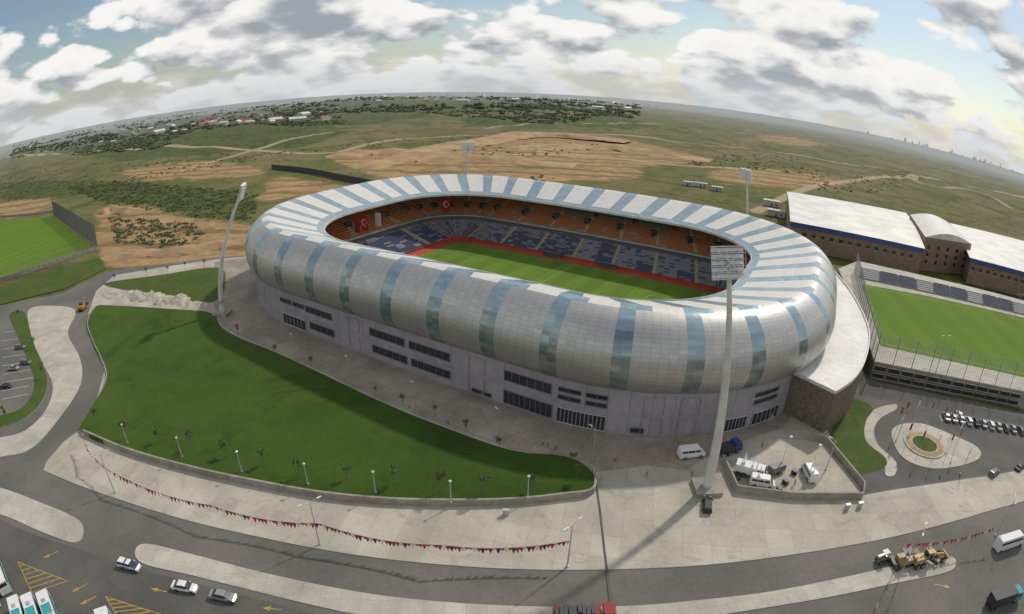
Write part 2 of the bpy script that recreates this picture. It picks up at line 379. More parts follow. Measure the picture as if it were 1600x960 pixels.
bp=T.n('ShaderNodeBump');bp.inputs['Strength'].default_value=.9;bp.inputs['Distance'].default_value=6.;T.l(T.m('ADD',n_m,T.m('MULTIPLY',n_s,.25)),bp.inputs['Height']);T.l(bp.outputs[0],b.inputs['Normal'])
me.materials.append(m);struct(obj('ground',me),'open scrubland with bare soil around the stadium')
def Hh(p): return float(hgt(np.array(p[0]),np.array(p[1])))
# ---------------- site surfaces
slab('road',spl([(-300,470),(0,478),(100,458),(165,425),(340,402),(420,398),(1290,540),(1370,596),(1600,646),(1850,700),(1950,1000),(1500,1150),(800,1180),(100,1150),(-350,1000)],sharp=True),-.5,0.,[m_asph],'dark asphalt road running past the stadium')
edge=spl([(68,735),(120,757),(200,785),(300,815),(400,838),(500,858),(600,873),(700,883),(800,889),(945,890),(1100,883),(1200,872),(1300,857),(1400,838),(1500,812),(1600,783),(1800,715)],.12)
top=spl([(1800,675),(1600,733),(1500,750),(1400,765),(1345,775)],.12)
oth=spl([(1300,700),(1285,640),(1290,560),(420,398),(340,405),(180,430),(150,455),(138,490),(150,540),(163,580),(150,630),(125,672),(100,690),(72,722)],.12,sharp=True)
slab('pavement',edge+top+oth,-.3,.12,[m_conc,m_kerb],'pale concrete pavement between lawn and road')
pl=spl([(335,410),(420,398),(1290,560),(1225,668),(1130,700),(1070,735),(1010,728),(930,738),(880,715),(800,703),(700,668),(600,628),(500,580),(420,545),(375,527),(345,508),(335,480)],.126,sharp=True)
slab('plaza',pl,.0,.126,[m_plaza],'grey paved plaza at the foot of the stadium')
def isl(name,px,mat,z=.12,lab=None): return slab(name,spl(px,z,True,5),-.2,z,[mat,m_kerb],lab)
isl('pavement',[(45,484),(80,478),(118,485),(106,520),(125,560),(126,600),(95,650),(50,700),(0,714),(-90,728),(-90,700),(0,684),(40,672),(72,640),(82,600),(62,560),(48,520)],m_conc2,lab='curved pale concrete footpath')
isl('verge',[(15,492),(38,488),(50,530),(66,568),(74,600),(62,632),(30,658),(-20,670),(-20,655),(30,640),(52,610),(50,580),(30,530)],m_lawn2,lab='narrow grass verge beside the car park')
isl('traffic_island',[(-90,740),(0,762),(60,784),(112,806),(130,824),(118,848),(60,829),(0,804),(-90,785)],m_conc2)
isl('traffic_island',[(212,858),(232,850),(300,866),(400,892),(500,914),(600,931),(700,941),(850,948),(1000,946),(1100,937),(1200,925),(1300,906),(1400,884),(1480,870),(1494,880),(1480,894),(1400,911),(1300,932),(1200,949),(1080,966),(900,976),(700,972),(560,960),(500,948),(400,924),(300,899),(222,880)],m_conc2,lab='long kerbed concrete median between the carriageways')
slab('car_park',spl([(-300,850),(0,812),(60,838),(130,860),(200,885),(300,910),(400,935),(560,975),(300,1100),(-350,1050)],.004,sharp=True),-.1,.004,[m_asph2])
slab('car_park',spl([(1310,640),(1360,600),(1600,652),(1800,700),(1800,672),(1600,730),(1500,748),(1400,763),(1345,772),(1310,715)],.004,sharp=True)[:],-.1,.004,[m_asph2])
LAWN=[(150,480),(178,479),(260,484),(328,490),(345,512),(375,530),(420,548),(500,584),(600,632),(700,672),(800,708),(880,720),(920,742),(926,772),(880,781),(800,789),(700,791),(600,788),(500,778),(400,760),(300,738),(200,709),(132,680),(135,660),(160,612),(166,580),(146,535),(137,505)]
lp=spl(LAWN,0,True,4)
front=np.array([p[:2] for p in spl([(926,740),(926,772),(880,781),(800,789),(700,791),(600,788),(500,778),(400,760),(300,738),(200,709),(132,680)],0)])
lx=np.array([p[:2] for p in lp]);pts=[Vector(p) for p in lx]
gx,gy=np.meshgrid(np.arange(lx[:,0].min(),lx[:,0].max(),3.),np.arange(lx[:,1].min(),lx[:,1].max(),3.))
ins=pip(gx,gy,lx);pts+= [Vector((a+.3*math.sin(b),b+.3*math.sin(a))) for a,b in zip(gx[ins],gy[ins])]
nL=len(lx);res=delaunay_2d_cdt(pts,[(i,(i+1)%nL) for i in range(nL)],[list(range(nL))],1,1e-4)
def lawnz(x,y):
    d_=9e9
    for a,b in zip(front[:-1],front[1:]):
        ab=b-a;t=min(1,max(0,((x-a[0])*ab[0]+(y-a[1])*ab[1])/(ab@ab+1e-9)));d_=min(d_,math.hypot(x-a[0]-t*ab[0],y-a[1]-t*ab[1]))
    return .36+.95*math.exp(-(d_/14)**2)+.12*math.sin(x/9)*math.sin(y/7)*min(1,d_/20)
mb=MB();vv=[(p.x,p.y,lawnz(p.x,p.y)) for p in res[0]];mb.add(vv,res[2])
bv=[(p[0],p[1],lawnz(p[0],p[1])) for p in lx];mb.add(bv+[(a,b_,-.1) for a,b_,c in bv],[(i,(i+1)%nL,(i+1)%nL+nL,i+nL) for i in range(nL)])
struct(obj('lawn',mb.mesh('lawn',[m_lawn])),'dark green mown lawn in front of the stadium')
fw=[Vector((a,b_,0)) for a,b_ in front]
thing(obj('retaining_wall',ribbon('retaining_wall',fw,.45,1.45,.1,[m_wallc])),'low concrete retaining wall along the edge of the lawn','wall')
lw=spl([(132,680),(135,660),(160,612),(166,580),(146,535),(137,505),(150,480)],0)
thing(obj('retaining_wall',ribbon('retaining_wall',lw,.3,.5,.1,[m_wallc])),'low concrete kerb wall curving round the lawn','wall')
isl('verge',[(176,440),(250,430),(338,418),(352,440),(332,472),(250,462),(168,447)],m_lawn2,z=.3,lab='green bank above the pale rocks')
mb=MB();flatstrip(mb,[G(928,740),G(936,790),G(944,860),G(955,950),G(960,1000)],.4,.145);struct(obj('drain_channel',mb.mesh('drain_channel',[m_steeld])),'dark drainage channel crossing pavement and road')
slab('verge',spl([(-150,470),(0,450),(155,402),(166,420),(100,452),(0,476),(-150,500)],0,sharp=True),-.5,.05,[m_lawn2])
slab('training_pitch',spl([(-150,352),(0,345),(84,337),(147,388),(0,437),(-150,475)],0,sharp=True),-.5,.1,[m_turf2],'bright green training pitch behind a net fence')
for nm,px,hh in(('boundary_wall',[(-150,478),(0,440),(150,391)],2.2),('boundary_wall',[(-150,345),(0,339),(84,331)],1.5)):
    thing(obj(nm,ribbon(nm,spl(px),.4,hh,-.3,[m_wallc])),'grey concrete wall around the training pitch','wall')
def fence(px,h,step,label,z=0.,sharp=True,wires=12,mat=m_steel,pr=.07,wr=.02,nv=4):
    P=[G(u,v,z) for u,v in px];net=MB()
    e=bpy.data.objects.new('fence',None);COL.objects.link(e);e.location=P[0];thing(e,label,'fence')
    pm=MB();pm.tube([(0,0,0),(0,0,h)],pr,6);pme=pm.mesh('post',[mat])
    for a,b in zip(P[:-1],P[1:]):
        n=max(1,int((b-a).length/step))
        for i in range(n+1):
            p=a.lerp(b,i/n);o=obj('post',pme,e);o.location=p-P[0]
        for k in range(wires+1):
            zz=.1+(h-.1)*k/wires;net.tube([a+Vector((0,0,zz)),b+Vector((0,0,zz))],wr,3,cap=False)
        nn=n*nv
        for i in range(nn+1):
            p=a.lerp(b,i/nn);net.tube([p,p+Vector((0,0,h))],wr*.8,3,cap=False)
    o=obj('netting',net.mesh('netting',[mat]),e,world=True);o['kind']='stuff'
    return e
fence([(84,337),(152,386)],12,6,'tall net fence beside the green training pitch',wires=14,mat=m_net,wr=.11,pr=.18,nv=8)
fence([(152,386),(0,436),(-100,468)],4,5,'mesh fence on the wall of the training pitch',wires=5,mat=m_net2,wr=.04,pr=.1,nv=3)
thing(obj('embankment_wall',ribbon('embankment_wall',spl([(425,264),(480,270),(530,280),(590,292)]),1.,4.5,-.4,[m_steeld])),'long dark embankment wall across bare soil','wall')  # near-black colour stands in for shade on the wall face
def heap(name,px,hh,mat,label,cat,amp=.5,wf=2.2,z0=-.35):
    P=spl(px,0,False,10);mb=MB();n=len(P);K=11;vs=[];wd=hh*wf
    for i in range(n):
        t=(P[min(i+1,n-1)]-P[max(i-1,0)]);t.normalize();nn=Vector((-t.y,t.x,0));e=math.sin(math.pi*min(1,max(0,i/(n-1))))**.5*(1+.2*math.sin(i*.9)+.15*math.sin(i*.37+1))
        sh_=wd*.25*math.sin(i*.5+hh)
        for k in range(K):
            s_=k/(K-1)*2-1;z=hh*e*(1-abs(s_)**1.5)*random.uniform(1-amp,1+amp*.4);q_=P[i]+nn*(s_*wd*random.uniform(.8,1.15)+sh_);vs.append((q_.x,q_.y,z+z0))
    mb.add(vs,[(i*K+k,i*K+k+1,(i+1)*K+k+1,(i+1)*K+k) for i in range(n-1) for k in range(K-1)])
    return thing(obj(name,mb.mesh(name,[mat],True)),label,cat)
heap('rock_bank',[(160,460),(200,462),(230,466),(260,470),(290,474),(325,480)],2.4,m_rock,'rough pale rock bank beside the lawn','rocks',amp=.6)
heap('soil_heap',[(155,335),(180,328),(215,332)],4.,m_dirt,'heap of orange bare soil beside the fence','soil heap',amp=.3)
heap('soil_heap',[(170,398),(230,397),(320,388),(385,374)],2.8,m_dirt,'long bank of bare orange soil','soil heap',amp=.25)
for px,hh in(([(640,245),(740,222),(860,212),(980,222)],6),([(560,262),(640,250),(760,250),(900,258)],4.5),([(530,248),(570,240),(640,238)],5),([(800,234),(900,230),(1000,238),(1110,252)],5.5)):
    heap('soil_heap',px,hh,m_dirt,'long graded bank of bare tan soil','soil heap',wf=4.5,amp=.15)
# ---------------- stadium
CX,CY=5.39,183.99;A0,B0,R0=96.66,68.31,54.61;A1,B1,R1=69.85,45.13,33.34
ch,sh=math.cos(HEAD),math.sin(HEAD)
def S(x,y,z=0.): return Vector((CX+ch*x-sh*y,CY+sh*x+ch*y,z))
lens=[math.pi/2*R0,2*(A0-R0),math.pi/2*R0,2*(B0-R0)]*2;PER=sum(lens)
def rp(s,A,B,R,z=0.):
    s=s%PER;i=0
    while s>lens[i] and i<7: s-=lens[i];i+=1
    f=s/lens[i]
    if i%2==0:
        k=i//2;sx_,sy_=[(1,1),(-1,1),(-1,-1),(1,-1)][k];a=math.radians(90*(k+f));x=sx_*(A-R)+R*math.cos(a);y=sy_*(B-R)+R*math.sin(a)
    elif i==1: x=(A-R)*(1-2*f);y=B
    elif i==3: x=-A;y=(B-R)*(1-2*f)
    elif i==5: x=-(A-R)*(1-2*f);y=-B
    else: x=A;y=-(B-R)*(1-2*f)
    return S(x,y,z)
def off(d): return (A0+d,B0+d,R0+d)
def lerp3(a,b,f): return tuple(x+(y-x)*f for x,y in zip(a,b))
stad=bpy.data.objects.new('stadium',None);COL.objects.link(stad);stad.location=(CX,CY,0)
thing(stad,'oval football stadium with silver and blue panelled shell on grey base','stadium')
NC=320;prof_=[(-1.6,10.2),(-.3,11.),(.7,12.4),(1.35,14.2),(1.65,16.2),(1.55,18.2),(1.0,20.1),(.15,21.8),(-.95,23.2),(-2.2,24.4),(-3.5,25.4),(-5,26.1),(-6.8,26.5)]
rings=[(off(d_),z) for d_,z in prof_];i_in=(A1,B1,R1);cr=off(-6.8);ZR=20.9
for k in range(1,9):
    f=k/8;rings.append((lerp3(cr,i_in,f),26.5-(26.5-ZR)*f**.97))
NR=len(rings)
grid=[[rp(c/NC*PER,*rg[0],z=rg[1]) for c in range(NC)] for rg in rings]
def panel_mat(name,c,rough,metal,joint=(.12,.12,.12),var=.25,c2=None,jf=.42,spec=.5):
    m,T,b=newmat(name);uvn=T.n('ShaderNodeUVMap').outputs[0]
    mp=T.vm('MULTIPLY',uvn,(1,2,1));s=T.n('ShaderNodeSeparateXYZ');T.l(mp,s.inputs[0]);e=None
    for i,wd in((0,.022),(1,.035)):
        a=T.m('ABSOLUTE',T.m('SUBTRACT',T.m('FRACT',s.outputs[i]),.5));g=T.m('GREATER_THAN',a,.5-wd);e=g if e is None else T.m('MAXIMUM',e,g)
    wn=T.n('ShaderNodeTexWhiteNoise',noise_dimensions='2D');T.l(T.vm('FLOOR',mp),wn.inputs['Vector'])
    col=T.mix(wn.outputs[0],c,c2 or tuple(x*(1-var) for x in c))
    pos=T.n('ShaderNodeNewGeometry').outputs['Position'];dn=T.noise(pos,.5,4,.7);col=T.vm('SCALE',col,sc=T.m('ADD',.85,T.m('MULTIPLY',dn,.3)))
    col=T.mix(T.m('MULTIPLY',e,jf),col,joint);T.l(col,b.inputs['Base Color']);b.inputs['Metallic'].default_value=metal
    T.l(T.m('ADD',rough-.04,T.m('MULTIPLY',wn.outputs[0],.08)),b.inputs['Roughness']);b.inputs['Specular IOR Level'].default_value=spec
    bp=T.n('ShaderNodeBump');bp.inputs['Strength'].default_value=.10;bp.inputs['Distance'].default_value=.3;T.l(T.noise(pos,.6,2,.6),bp.inputs['Height']);T.l(bp.outputs[0],b.inputs['Normal']);return m
m_sil=panel_mat('silver_panels',(.53,.52,.495),.46,.72,var=.09)
m_glass=panel_mat('grey_green_glass_panels',(.33,.39,.385),.22,.55,joint=(.42,.42,.40),var=.4,c2=(.19,.235,.235),spec=.8)
m_rblue=panel_mat('pale_blue_roof_panels',(.33,.43,.49),.24,.4,joint=(.40,.42,.43),var=.3,c2=(.23,.33,.39))
m_rwh=panel_mat('white_roof_panels',(.70,.68,.63),.42,.12,joint=(.4,.4,.39),var=.10)
hs=[random.choice((0,0,1,-1)) for _ in range(40)]
def cls(c,i):
    b_=c//8;k=c%8;h_=hs[b_]
    if i<11:
        if i==0: return 0
        if k in(0,1): return 1 if i<=6+h_ else 2
        return 0
    if i<=18: return 3 if k>=(3 if i>11 else 4) else 2
    return 2
def panels(nm,mt,sel):
    vs=[];fs=[];uvs=[]
    for i in range(NR-1):
        for c in range(NC):
            if not sel(c,i): continue
            o=len(vs);c1=(c+1)%NC
            vs+=[grid[i][c],grid[i][c1],grid[i+1][c1],grid[i+1][c]];fs.append((o,o+1,o+2,o+3));uvs+=[(c,i),(c+1,i),(c+1,i+1),(c,i+1)]
    if not vs: return
    me=bpy.data.meshes.new(nm);me.from_pydata([tuple(v) for v in vs],[],fs);ul=me.uv_layers.new(name='UVMap')
    ul.data.foreach_set('uv',[x for q_ in uvs for x in q_]);me.materials.append(mt)
    bm=bmesh.new();bm.from_mesh(me);bmesh.ops.remove_doubles(bm,verts=bm.verts,dist=.001);bm.to_mesh(me);bm.free()
    me.polygons.foreach_set('use_smooth',[True]*len(me.polygons));me.update()
    return obj(nm,me,stad,world=True)
panels('shell_cladding',m_sil,lambda c,i:cls(c,i)==0);panels('roof_glazing',m_rblue,lambda c,i:cls(c,i)==2)
for b_ in range(40):
    panels('glass_strip',m_glass,lambda c,i:c//8==b_ and cls(c,i)==1)
    panels('roof_panel',m_rwh,lambda c,i:c//8==b_ and cls(c,i)==3)
def ringmesh(name,rs,mats,mis=None,n=NC,uvrow=False):
    vs=[]
    for prm,z in rs: vs+=[rp(c/n*PER,*prm,z=z) for c in range(n)]
    fs=[];mi=[]
    for i in range(len(rs)-1):
        for c in range(n): fs.append((i*n+c,i*n+(c+1)%n,(i+1)*n+(c+1)%n,(i+1)*n+c));mi.append(mis[i] if mis else 0)
    me=bpy.data.meshes.new(name);me.from_pydata([tuple(v) for v in vs],[],fs)
    for m_ in mats: me.materials.append(m_)
    me.polygons.foreach_set('material_index',mi)
    ul=me.uv_layers.new(name='UVMap');u=[]
    for i in range(len(rs)-1):
        for c in range(n): u+=[c/n*PER,i,(c+1)/n*PER,i,(c+1)/n*PER,i+1,c/n*PER,i+1]
    ul.data.foreach_set('uv',u);me.update();return obj(name,me,stad,world=True)
inn=lambda f:lerp3(i_in,off(-3),f)
ringmesh('roof_edge',[(i_in,ZR),(tuple(x-.25 for x in i_in),ZR-.05),(tuple(x-.25 for x in i_in),ZR-.9),(tuple(x+.6 for x in i_in),ZR-1)],[m_steelw])
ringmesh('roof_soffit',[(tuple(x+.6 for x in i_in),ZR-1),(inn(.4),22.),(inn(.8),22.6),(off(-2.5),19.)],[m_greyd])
ringmesh('base_wall',[(off(-1.2),0.),(off(-1.2),4.9),(off(-1.05),4.95),(off(-1.05),5.15),(off(-1.2),5.2),(off(-1.2),10.4),(off(-2.),10.4)],[m_grey])
def seatmat(name,cols,conc,blk,thr,pat):
    m,T,b=newmat(name);uvn=T.n('ShaderNodeUVMap').outputs[0];s=T.n('ShaderNodeSeparateXYZ');T.l(uvn,s.inputs[0])
    bu=T.m('DIVIDE',s.outputs[0],blk);wn=T.n('ShaderNodeTexWhiteNoise',noise_dimensions='1D');T.l(T.m('FLOOR',bu),wn.inputs['W'])
    rw=T.m('DIVIDE',s.outputs[1],28.)
    f=T.m('GREATER_THAN',T.m('ADD',T.m('MULTIPLY',wn.outputs[0],.9),T.m('MULTIPLY',rw,.5)),thr)
    fl=T.vm('FLOOR',T.vm('MULTIPLY',uvn,(.6,.5,1)));wq=T.n('ShaderNodeTexWhiteNoise',noise_dimensions='2D');T.l(fl,wq.inputs['Vector'])
    f=T.m('ABSOLUTE',T.m('SUBTRACT',f,T.m('GREATER_THAN',wq.outputs[0],1-pat)))
    col=T.mix(f,cols[0],cols[1])
    g=T.m('GREATER_THAN',T.m('ABSOLUTE',T.m('SUBTRACT',T.m('FRACT',T.m('MULTIPLY',s.outputs[0],1/.55)),.5)),.38)
    col=T.mix(T.m('MULTIPLY',g,.5),col,tuple(x*.35 for x in cols[0]))
    row=T.m('GREATER_THAN',T.m('FRACT',T.m('MULTIPLY',s.outputs[1],.5)),.5)
    col=T.mix(T.m('MULTIPLY',row,.45),col,conc)
    a=T.m('LESS_THAN',T.m('FRACT',T.m('DIVIDE',s.outputs[0],13.)),.08);col=T.mix(a,col,(.38,.34,.20))
    T.l(col,b.inputs['Base Color']);b.inputs['Roughness'].default_value=.6;return m
m_s1=seatmat('blue_and_white_seats',[(.05,.065,.15),(.30,.31,.34)],(.16,.16,.17),6.5,.62,.2)
m_s2=seatmat('orange_seats',[(.55,.18,.03),(.38,.36,.34)],(.18,.115,.08),13.,1.26,.06)
def tier(name,a,b_,z0,z1,rows,mat):
    rs=[]
    for i in range(rows):
        f0=i/rows;f1=(i+1)/rows;za=z0+(z1-z0)*f0
        rs+=[(lerp3(a,b_,f0),za),(lerp3(a,b_,f1),za)]
    rs.append((b_,z1))
    return ringmesh(name,rs,[mat])
TA=(61,41,6);TB=(72.5,49.5,21);TC=(73,50,22);TD=(92.,63.6,50)
ringmesh('pitch_wall',[(TA,.1),(TA,1.3)],[m_track])
tier('lower_seating',TA,TB,1.3,7.2,14,m_s1)
ringmesh('middle_wall',[(TB,7.2),(TC,7.2),(TC,8.9),((72,49,21),8.9),((72,49,21),9.5),(TC,9.8)],[m_greyd,m_steel],[0,0,0,1,1])
tier('upper_seating',TC,TD,9.8,19.4,15,m_s2)
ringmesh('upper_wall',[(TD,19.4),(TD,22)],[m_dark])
vmesh=None
for k in range(44):
    s_=k/44*PER+3;f=.28;p=rp(s_,*lerp3(TC,TD,f),z=12.6);p2=rp(s_,*lerp3(TC,TD,f+.1),z=12.6);d_=(p2-p).normalized()
    if vmesh is None:
        mb=MB();mb.box((1.2,0,.4),(2.6,2.6,2.4),0);mb.box((-.10,0,.3),(.04,1.8,2.),1);vmesh=mb.mesh('stand_entrance',[m_greyd,m_dark])
    o=obj('stand_entrance',vmesh,stad);o.matrix_parent_inverse=Matrix.Translation(-Vector(stad.location));o.location=p;o.rotation_euler=(0,0,math.atan2(d_.y,d_.x))
pbm=MB();pbm.prof([(-7,0,1.3),(-7,2.6,1.3),(7,2.6,1.3),(7,0,1.3)]);pbm.box((0,-1.32,1.5),(13,.06,1.2),1);pbme=pbm.mesh('press_box',[m_greyd,m_glassd])
for x in(-9,8,25):
    o=obj('press_box',pbme,stad);o.matrix_parent_inverse=Matrix.Translation(-Vector(stad.location));p=S(x,57.5,15.3);o.location=p;o.rotation_euler=(0,0,HEAD)
dgm=MB();dgm.tube([(-4,0,.2),(-4,.1,1.4),(-4,-.9,2.1)],.05,4)
dgm.prof([(-4,.0,.05),(-4,2.,.05),(4,2.,.05),(4,.0,.05)]);dgm.box((0,-.7,2.05),(8,1.4,.06));dgme=dgm.mesh('dugout',[m_greyd])
for x in(-12,12): thing(obj('dugout',dgme,loc=S(x,39.6,.15),rz=HEAD),'low grey roofed team dugout beside the pitch','dugout','dugouts beside the pitch')
def rect(x0,x1,y0,y1,z,name,mat,label):
    mb=MB();P=[S(x0,y0,z),S(x1,y0,z),S(x1,y1,z),S(x0,y1,z)];mb.add(P+[Vector((p.x,p.y,-.5)) for p in P],[(0,1,2,3),(0,4,5,1),(1,5,6,2),(2,6,7,3),(3,7,4,0)]);return struct(obj(name,mb.mesh(name,[mat])),label)
rect(-61,61,-41,41,.15,'pitch_surround',m_track,'red synthetic surround of the football pitch')
rect(-55.5,55.5,-36.5,36.5,.2,'football_pitch',m_turf,'striped green grass football pitch inside the stadium')
mb=MB()
def ln_(x0,y0,x1,y1,zq=.206): flatstrip(mb,[S(x0,y0),S(x1,y1)],.12,zq)
for a in((-52.5,-34,52.5,-34),(-52.5,34,52.5,34)): ln_(*a)
for a in((-52.5,-34,-52.5,34),(52.5,-34,52.5,34),(0,-34,0,34)): ln_(*a,zq=.210)
for sg in(-1,1):
    for dx,hy in((16.5,20.16),(5.5,9.16)):
        ln_(sg*52.5,-hy,sg*(52.5-dx),-hy,.214);ln_(sg*52.5,hy,sg*(52.5-dx),hy,.214);ln_(sg*(52.5-dx),-hy,sg*(52.5-dx),hy,.218)
flatstrip(mb,[S(9.15*math.cos(t/16*math.pi),9.15*math.sin(t/16*math.pi)) for t in range(33)],.12,.222)
struct(obj('pitch_marking',mb.mesh('pitch_marking',[m_line])),'white lines on the football pitch')
gm=MB()
for y in(-3.66,3.66): gm.tube([(0,y,0),(0,y,2.44)],.07,6);gm.tube([(0,y,2.44),(-1.8,y,2.0),(-2,y,0)],.03,4)
gm.tube([(0,-3.66,2.44),(0,3.66,2.44)],.07,6);gm.tube([(-2,-3.66,.05),(-2,3.66,.05)],.03,4)
for k in range(12): y=-3.66+7.32*k/11;gm.tube([(0,y,2.44),(-1.8,y,2.),(-2,y,0)],.012,3,cap=False)
gme=gm.mesh('goal',[m_white])
for sg in(-1,1): thing(obj('goal',gme,loc=S(sg*52.5,0,.2),rz=HEAD+(math.pi if sg<0 else 0)),'white football goal with net on the pitch','goal','goals on the pitch')
SS=np.linspace(0,PER,2400,endpoint=False)
Pz={z:proj(np.array([rp(s_,*off(-1.15),z=z)[:] for s_ in SS])) for z in(2.,5.,7.5)}
pos3=np.array([rp(s_,*off(-1.15),z=5)[:] for s_ in SS])
nrm=np.roll(pos3,-1,0)-pos3;nrm=np.stack([nrm[:,1],-nrm[:,0]],1);face=(nrm*(-pos3[:,:2])).sum(1)>0
def s_at(u,z=5.):
    q_=Pz[min(Pz,key=lambda a:abs(a-z))];dd=np.abs(q_[:,0]-u)+np.where(face,0,1e6);return SS[dd.argmin()]
def window(u0,u1,z0,z1,mull,kind='window'):
    sa,sb=s_at(u0,(z0+z1)/2),s_at(u1,(z0+z1)/2)
    if sb<sa: sa,sb=sb,sa
    if sb-sa>60: return
    n=max(2,int((sb-sa)/2));mb=MB();fr=MB();vs=[]
    for i in range(n+1):
        s_=sa+(sb-sa)*i/n;vs+=[rp(s_,*off(-1.14),z=z0),rp(s_,*off(-1.14),z=z1)]
    mb.add(vs,[(2*i,2*i+2,2*i+3,2*i+1) for i in range(n)])
    for zz in(z0,z1):
        fr.tube([rp(sa+(sb-sa)*i/n,*off(-1.05),z=zz) for i in range(n+1)],.12,4)
    mm=max(1,mull)
    for i in range(mm+1):
        s_=sa+(sb-sa)*i/mm;fr.tube([rp(s_,*off(-1.05),z=z0),rp(s_,*off(-1.05),z=z1)],.09,4)
    wi=bpy.data.objects.new(kind,None);COL.objects.link(wi);wi.parent=stad
    for nm,q_,mt in(('pane',mb,m_glassd),('frame',fr,m_greyd if kind=='window' else m_steel)):
        o=obj(nm,q_.mesh(nm,[mt]),wi);o.matrix_parent_inverse=Matrix.Translation(-Vector(stad.location))
for a in[(438,455,7,8.3,2),(458,475,7,8.3,2),(478,518,6.6,8.4,5),(578,632,6.3,8.3,5),(640,702,6.3,8.3,6),(788,862,6.3,8.6,6),(873,907,7.6,8.6,2),(873,907,5.8,6.8,2),(916,950,7.6,8.6,2),(916,950,5.8,6.8,2),(1180,1215,7.6,8.6,3),(1180,1215,5.8,6.8,3),(485,523,1.8,3.8,4),(583,637,1.8,3.8,5),(643,703,1.8,3.8,6),(788,862,.6,3.8,9),(985,1005,.8,2.,1),(738,752,.6,1.6,1),(755,768,.6,1.6,1)]: window(*a)
for a in[(443,478,.3,3.6,6),(870,945,.3,3.8,12),(1132,1165,.3,3.4,6),(1175,1215,.3,3.4,6)]: window(*a,kind='entrance')
for u0,u1 in((545,562),(733,757),(1003,1035),(1060,1090)):
    sa,sb=sorted((s_at(u0),s_at(u1)))
    fr=MB()
    for z0,z1 in((.4,4.4),(5.6,9.4)):
        P4=[rp(sa,*off(-1.1),z=z0),rp(sb,*off(-1.1),z=z0),rp(sb,*off(-1.1),z=z1),rp(sa,*off(-1.1),z=z1)]
        fr.tube(P4+[P4[0]],.09,4)
    P4=[rp(sa,*off(-1.1),z=4.4),rp(sa,*off(-1.1),z=5.6)];fr.tube(P4,.09,4)
    obj('facade_frame',fr.mesh('facade_frame',[m_grey]),stad,world=True)
mb=MB()
for k in range(120):
    s_=k/120*PER;mb.tube([rp(s_,*off(-1.19),z=.1),rp(s_,*off(-1.19),z=10.3)],.03,4)
o=obj('wall_joint',mb.mesh('wall_joint',[m_greyd]),stad,world=True);o['kind']='stuff'
def banner(u,v,z,wd,hh,mat,sym,label):
    p=G(u,v,z);dirx=math.atan2(sh,ch)
    mb=MB();mb.box((0,0,hh/2),(wd,.06,hh),0)
    if sym:
        pts=[]
        for i in range(25):
            a=math.radians(40+280*i/24);pts.append((math.cos(a)*hh*.25-.1*wd,-.05,hh/2+math.sin(a)*hh*.25))
        for i in range(25):
            a2=math.radians(330-300*(i)/24);pts.append((math.cos(a2)*hh*.19-.1*wd+hh*.07,-.05,hh/2+math.sin(a2)*hh*.19))
        mb.add(pts,[(i,i+1,48-i,49-i) for i in range(24)],1)
        st=[(wd*.22+(.1 if j%2==0 else .04)*hh*math.cos(j*math.pi/5),-.05,hh/2+(.1 if j%2==0 else .04)*hh*math.sin(j*math.pi/5)) for j in range(10)];mb.add(st,[tuple(range(10))],1)
    thing(obj('banner',mb.mesh('banner',[mat,m_cwhite]),loc=p,rz=dirx),label,'banner')
banner(571,360,12,3.6,6,m_red,True,'red banner with white crescent and star in the stand')
banner(591,354,12,3.2,5.5,m_cwhite,False,'white banner hanging in the stand')
banner(559,364,12,3.,5.5,m_red,False,'plain red banner hanging in the stand')
banner(698,330,12,4,6,m_red,True,'red banner with white emblem on upper tier')
# ---------------- floodlight masts
lampm=MB();lampm.tube([(0,0,0),(.2,0,0),(.3,0,0)],[.16,.27,.29],10);lampme=lampm.mesh('lamp',[m_lampg])
def mast(base,top,label,rz):
    e=bpy.data.objects.new('floodlight_mast',None);COL.objects.link(e);e.location=base;thing(e,label,'floodlight','masts around the stadium')
    d_=Vector(top)-Vector(base);hz_=Vector((d_.x,d_.y,0));pts=[];rs=[]
    for i in range(25):
        t=i/24;pts.append(hz_*(t**2.0)+Vector((0,0,d_.z*t)));rs.append(1.0-.65*t)
    mb=MB();mb.tube(pts,rs,14);obj('mast',mb.mesh('mast',[m_steelw],True),e)
    mb=MB();mb.box((0,0,.5),(5,5,1.0));obj('plinth',mb.mesh('plinth',[m_wallc]),e)
    fr=MB();wd,hh=6.2,5.
    for i in range(7): y=-wd/2+wd*i/6;fr.tube([(0,y,-hh/2),(0,y,hh/2)],.05,5)
    for i in range(6): z=-hh/2+hh*i/5;fr.box((0,0,z),(.18,wd,.16));fr.box((-.4,0,z),(.6,wd,.05))
    for i in range(5): z=-hh/2+hh*(i+.5)/5;fr.box((.02,0,z),(.05,wd-.1,.62))
    fr.tube([(-.3,-wd/2,-hh/2),(-.8,0,0),(-.3,wd/2,hh/2)],.08,5);fr.tube([(-.3,wd/2,-hh/2),(-.8,0,0),(-.3,-wd/2,hh/2)],.08,5)
    for y in(-wd/2,wd/2): fr.tube([(-.7,y,-hh/2),(-.7,y,hh/2)],.04,4)
    f=obj('lamp_frame',fr.mesh('lamp_frame',[m_cwhite]),e);f.location=d_+Vector((0,0,-.6));f.rotation_euler=(0,math.radians(18),rz)
    for i in range(6):
        for j in range(5):
            l=obj('lamp',lampme,f);l.location=(.1,-wd/2+.5+(wd-1.)*i/5,-hh/2+.5+(hh-1.)*j/4)
    return e
def loc_(p): 
    dx,dy=p.x-CX,p.y-CY;return ch*dx+sh*dy,-sh*dx+ch*dy
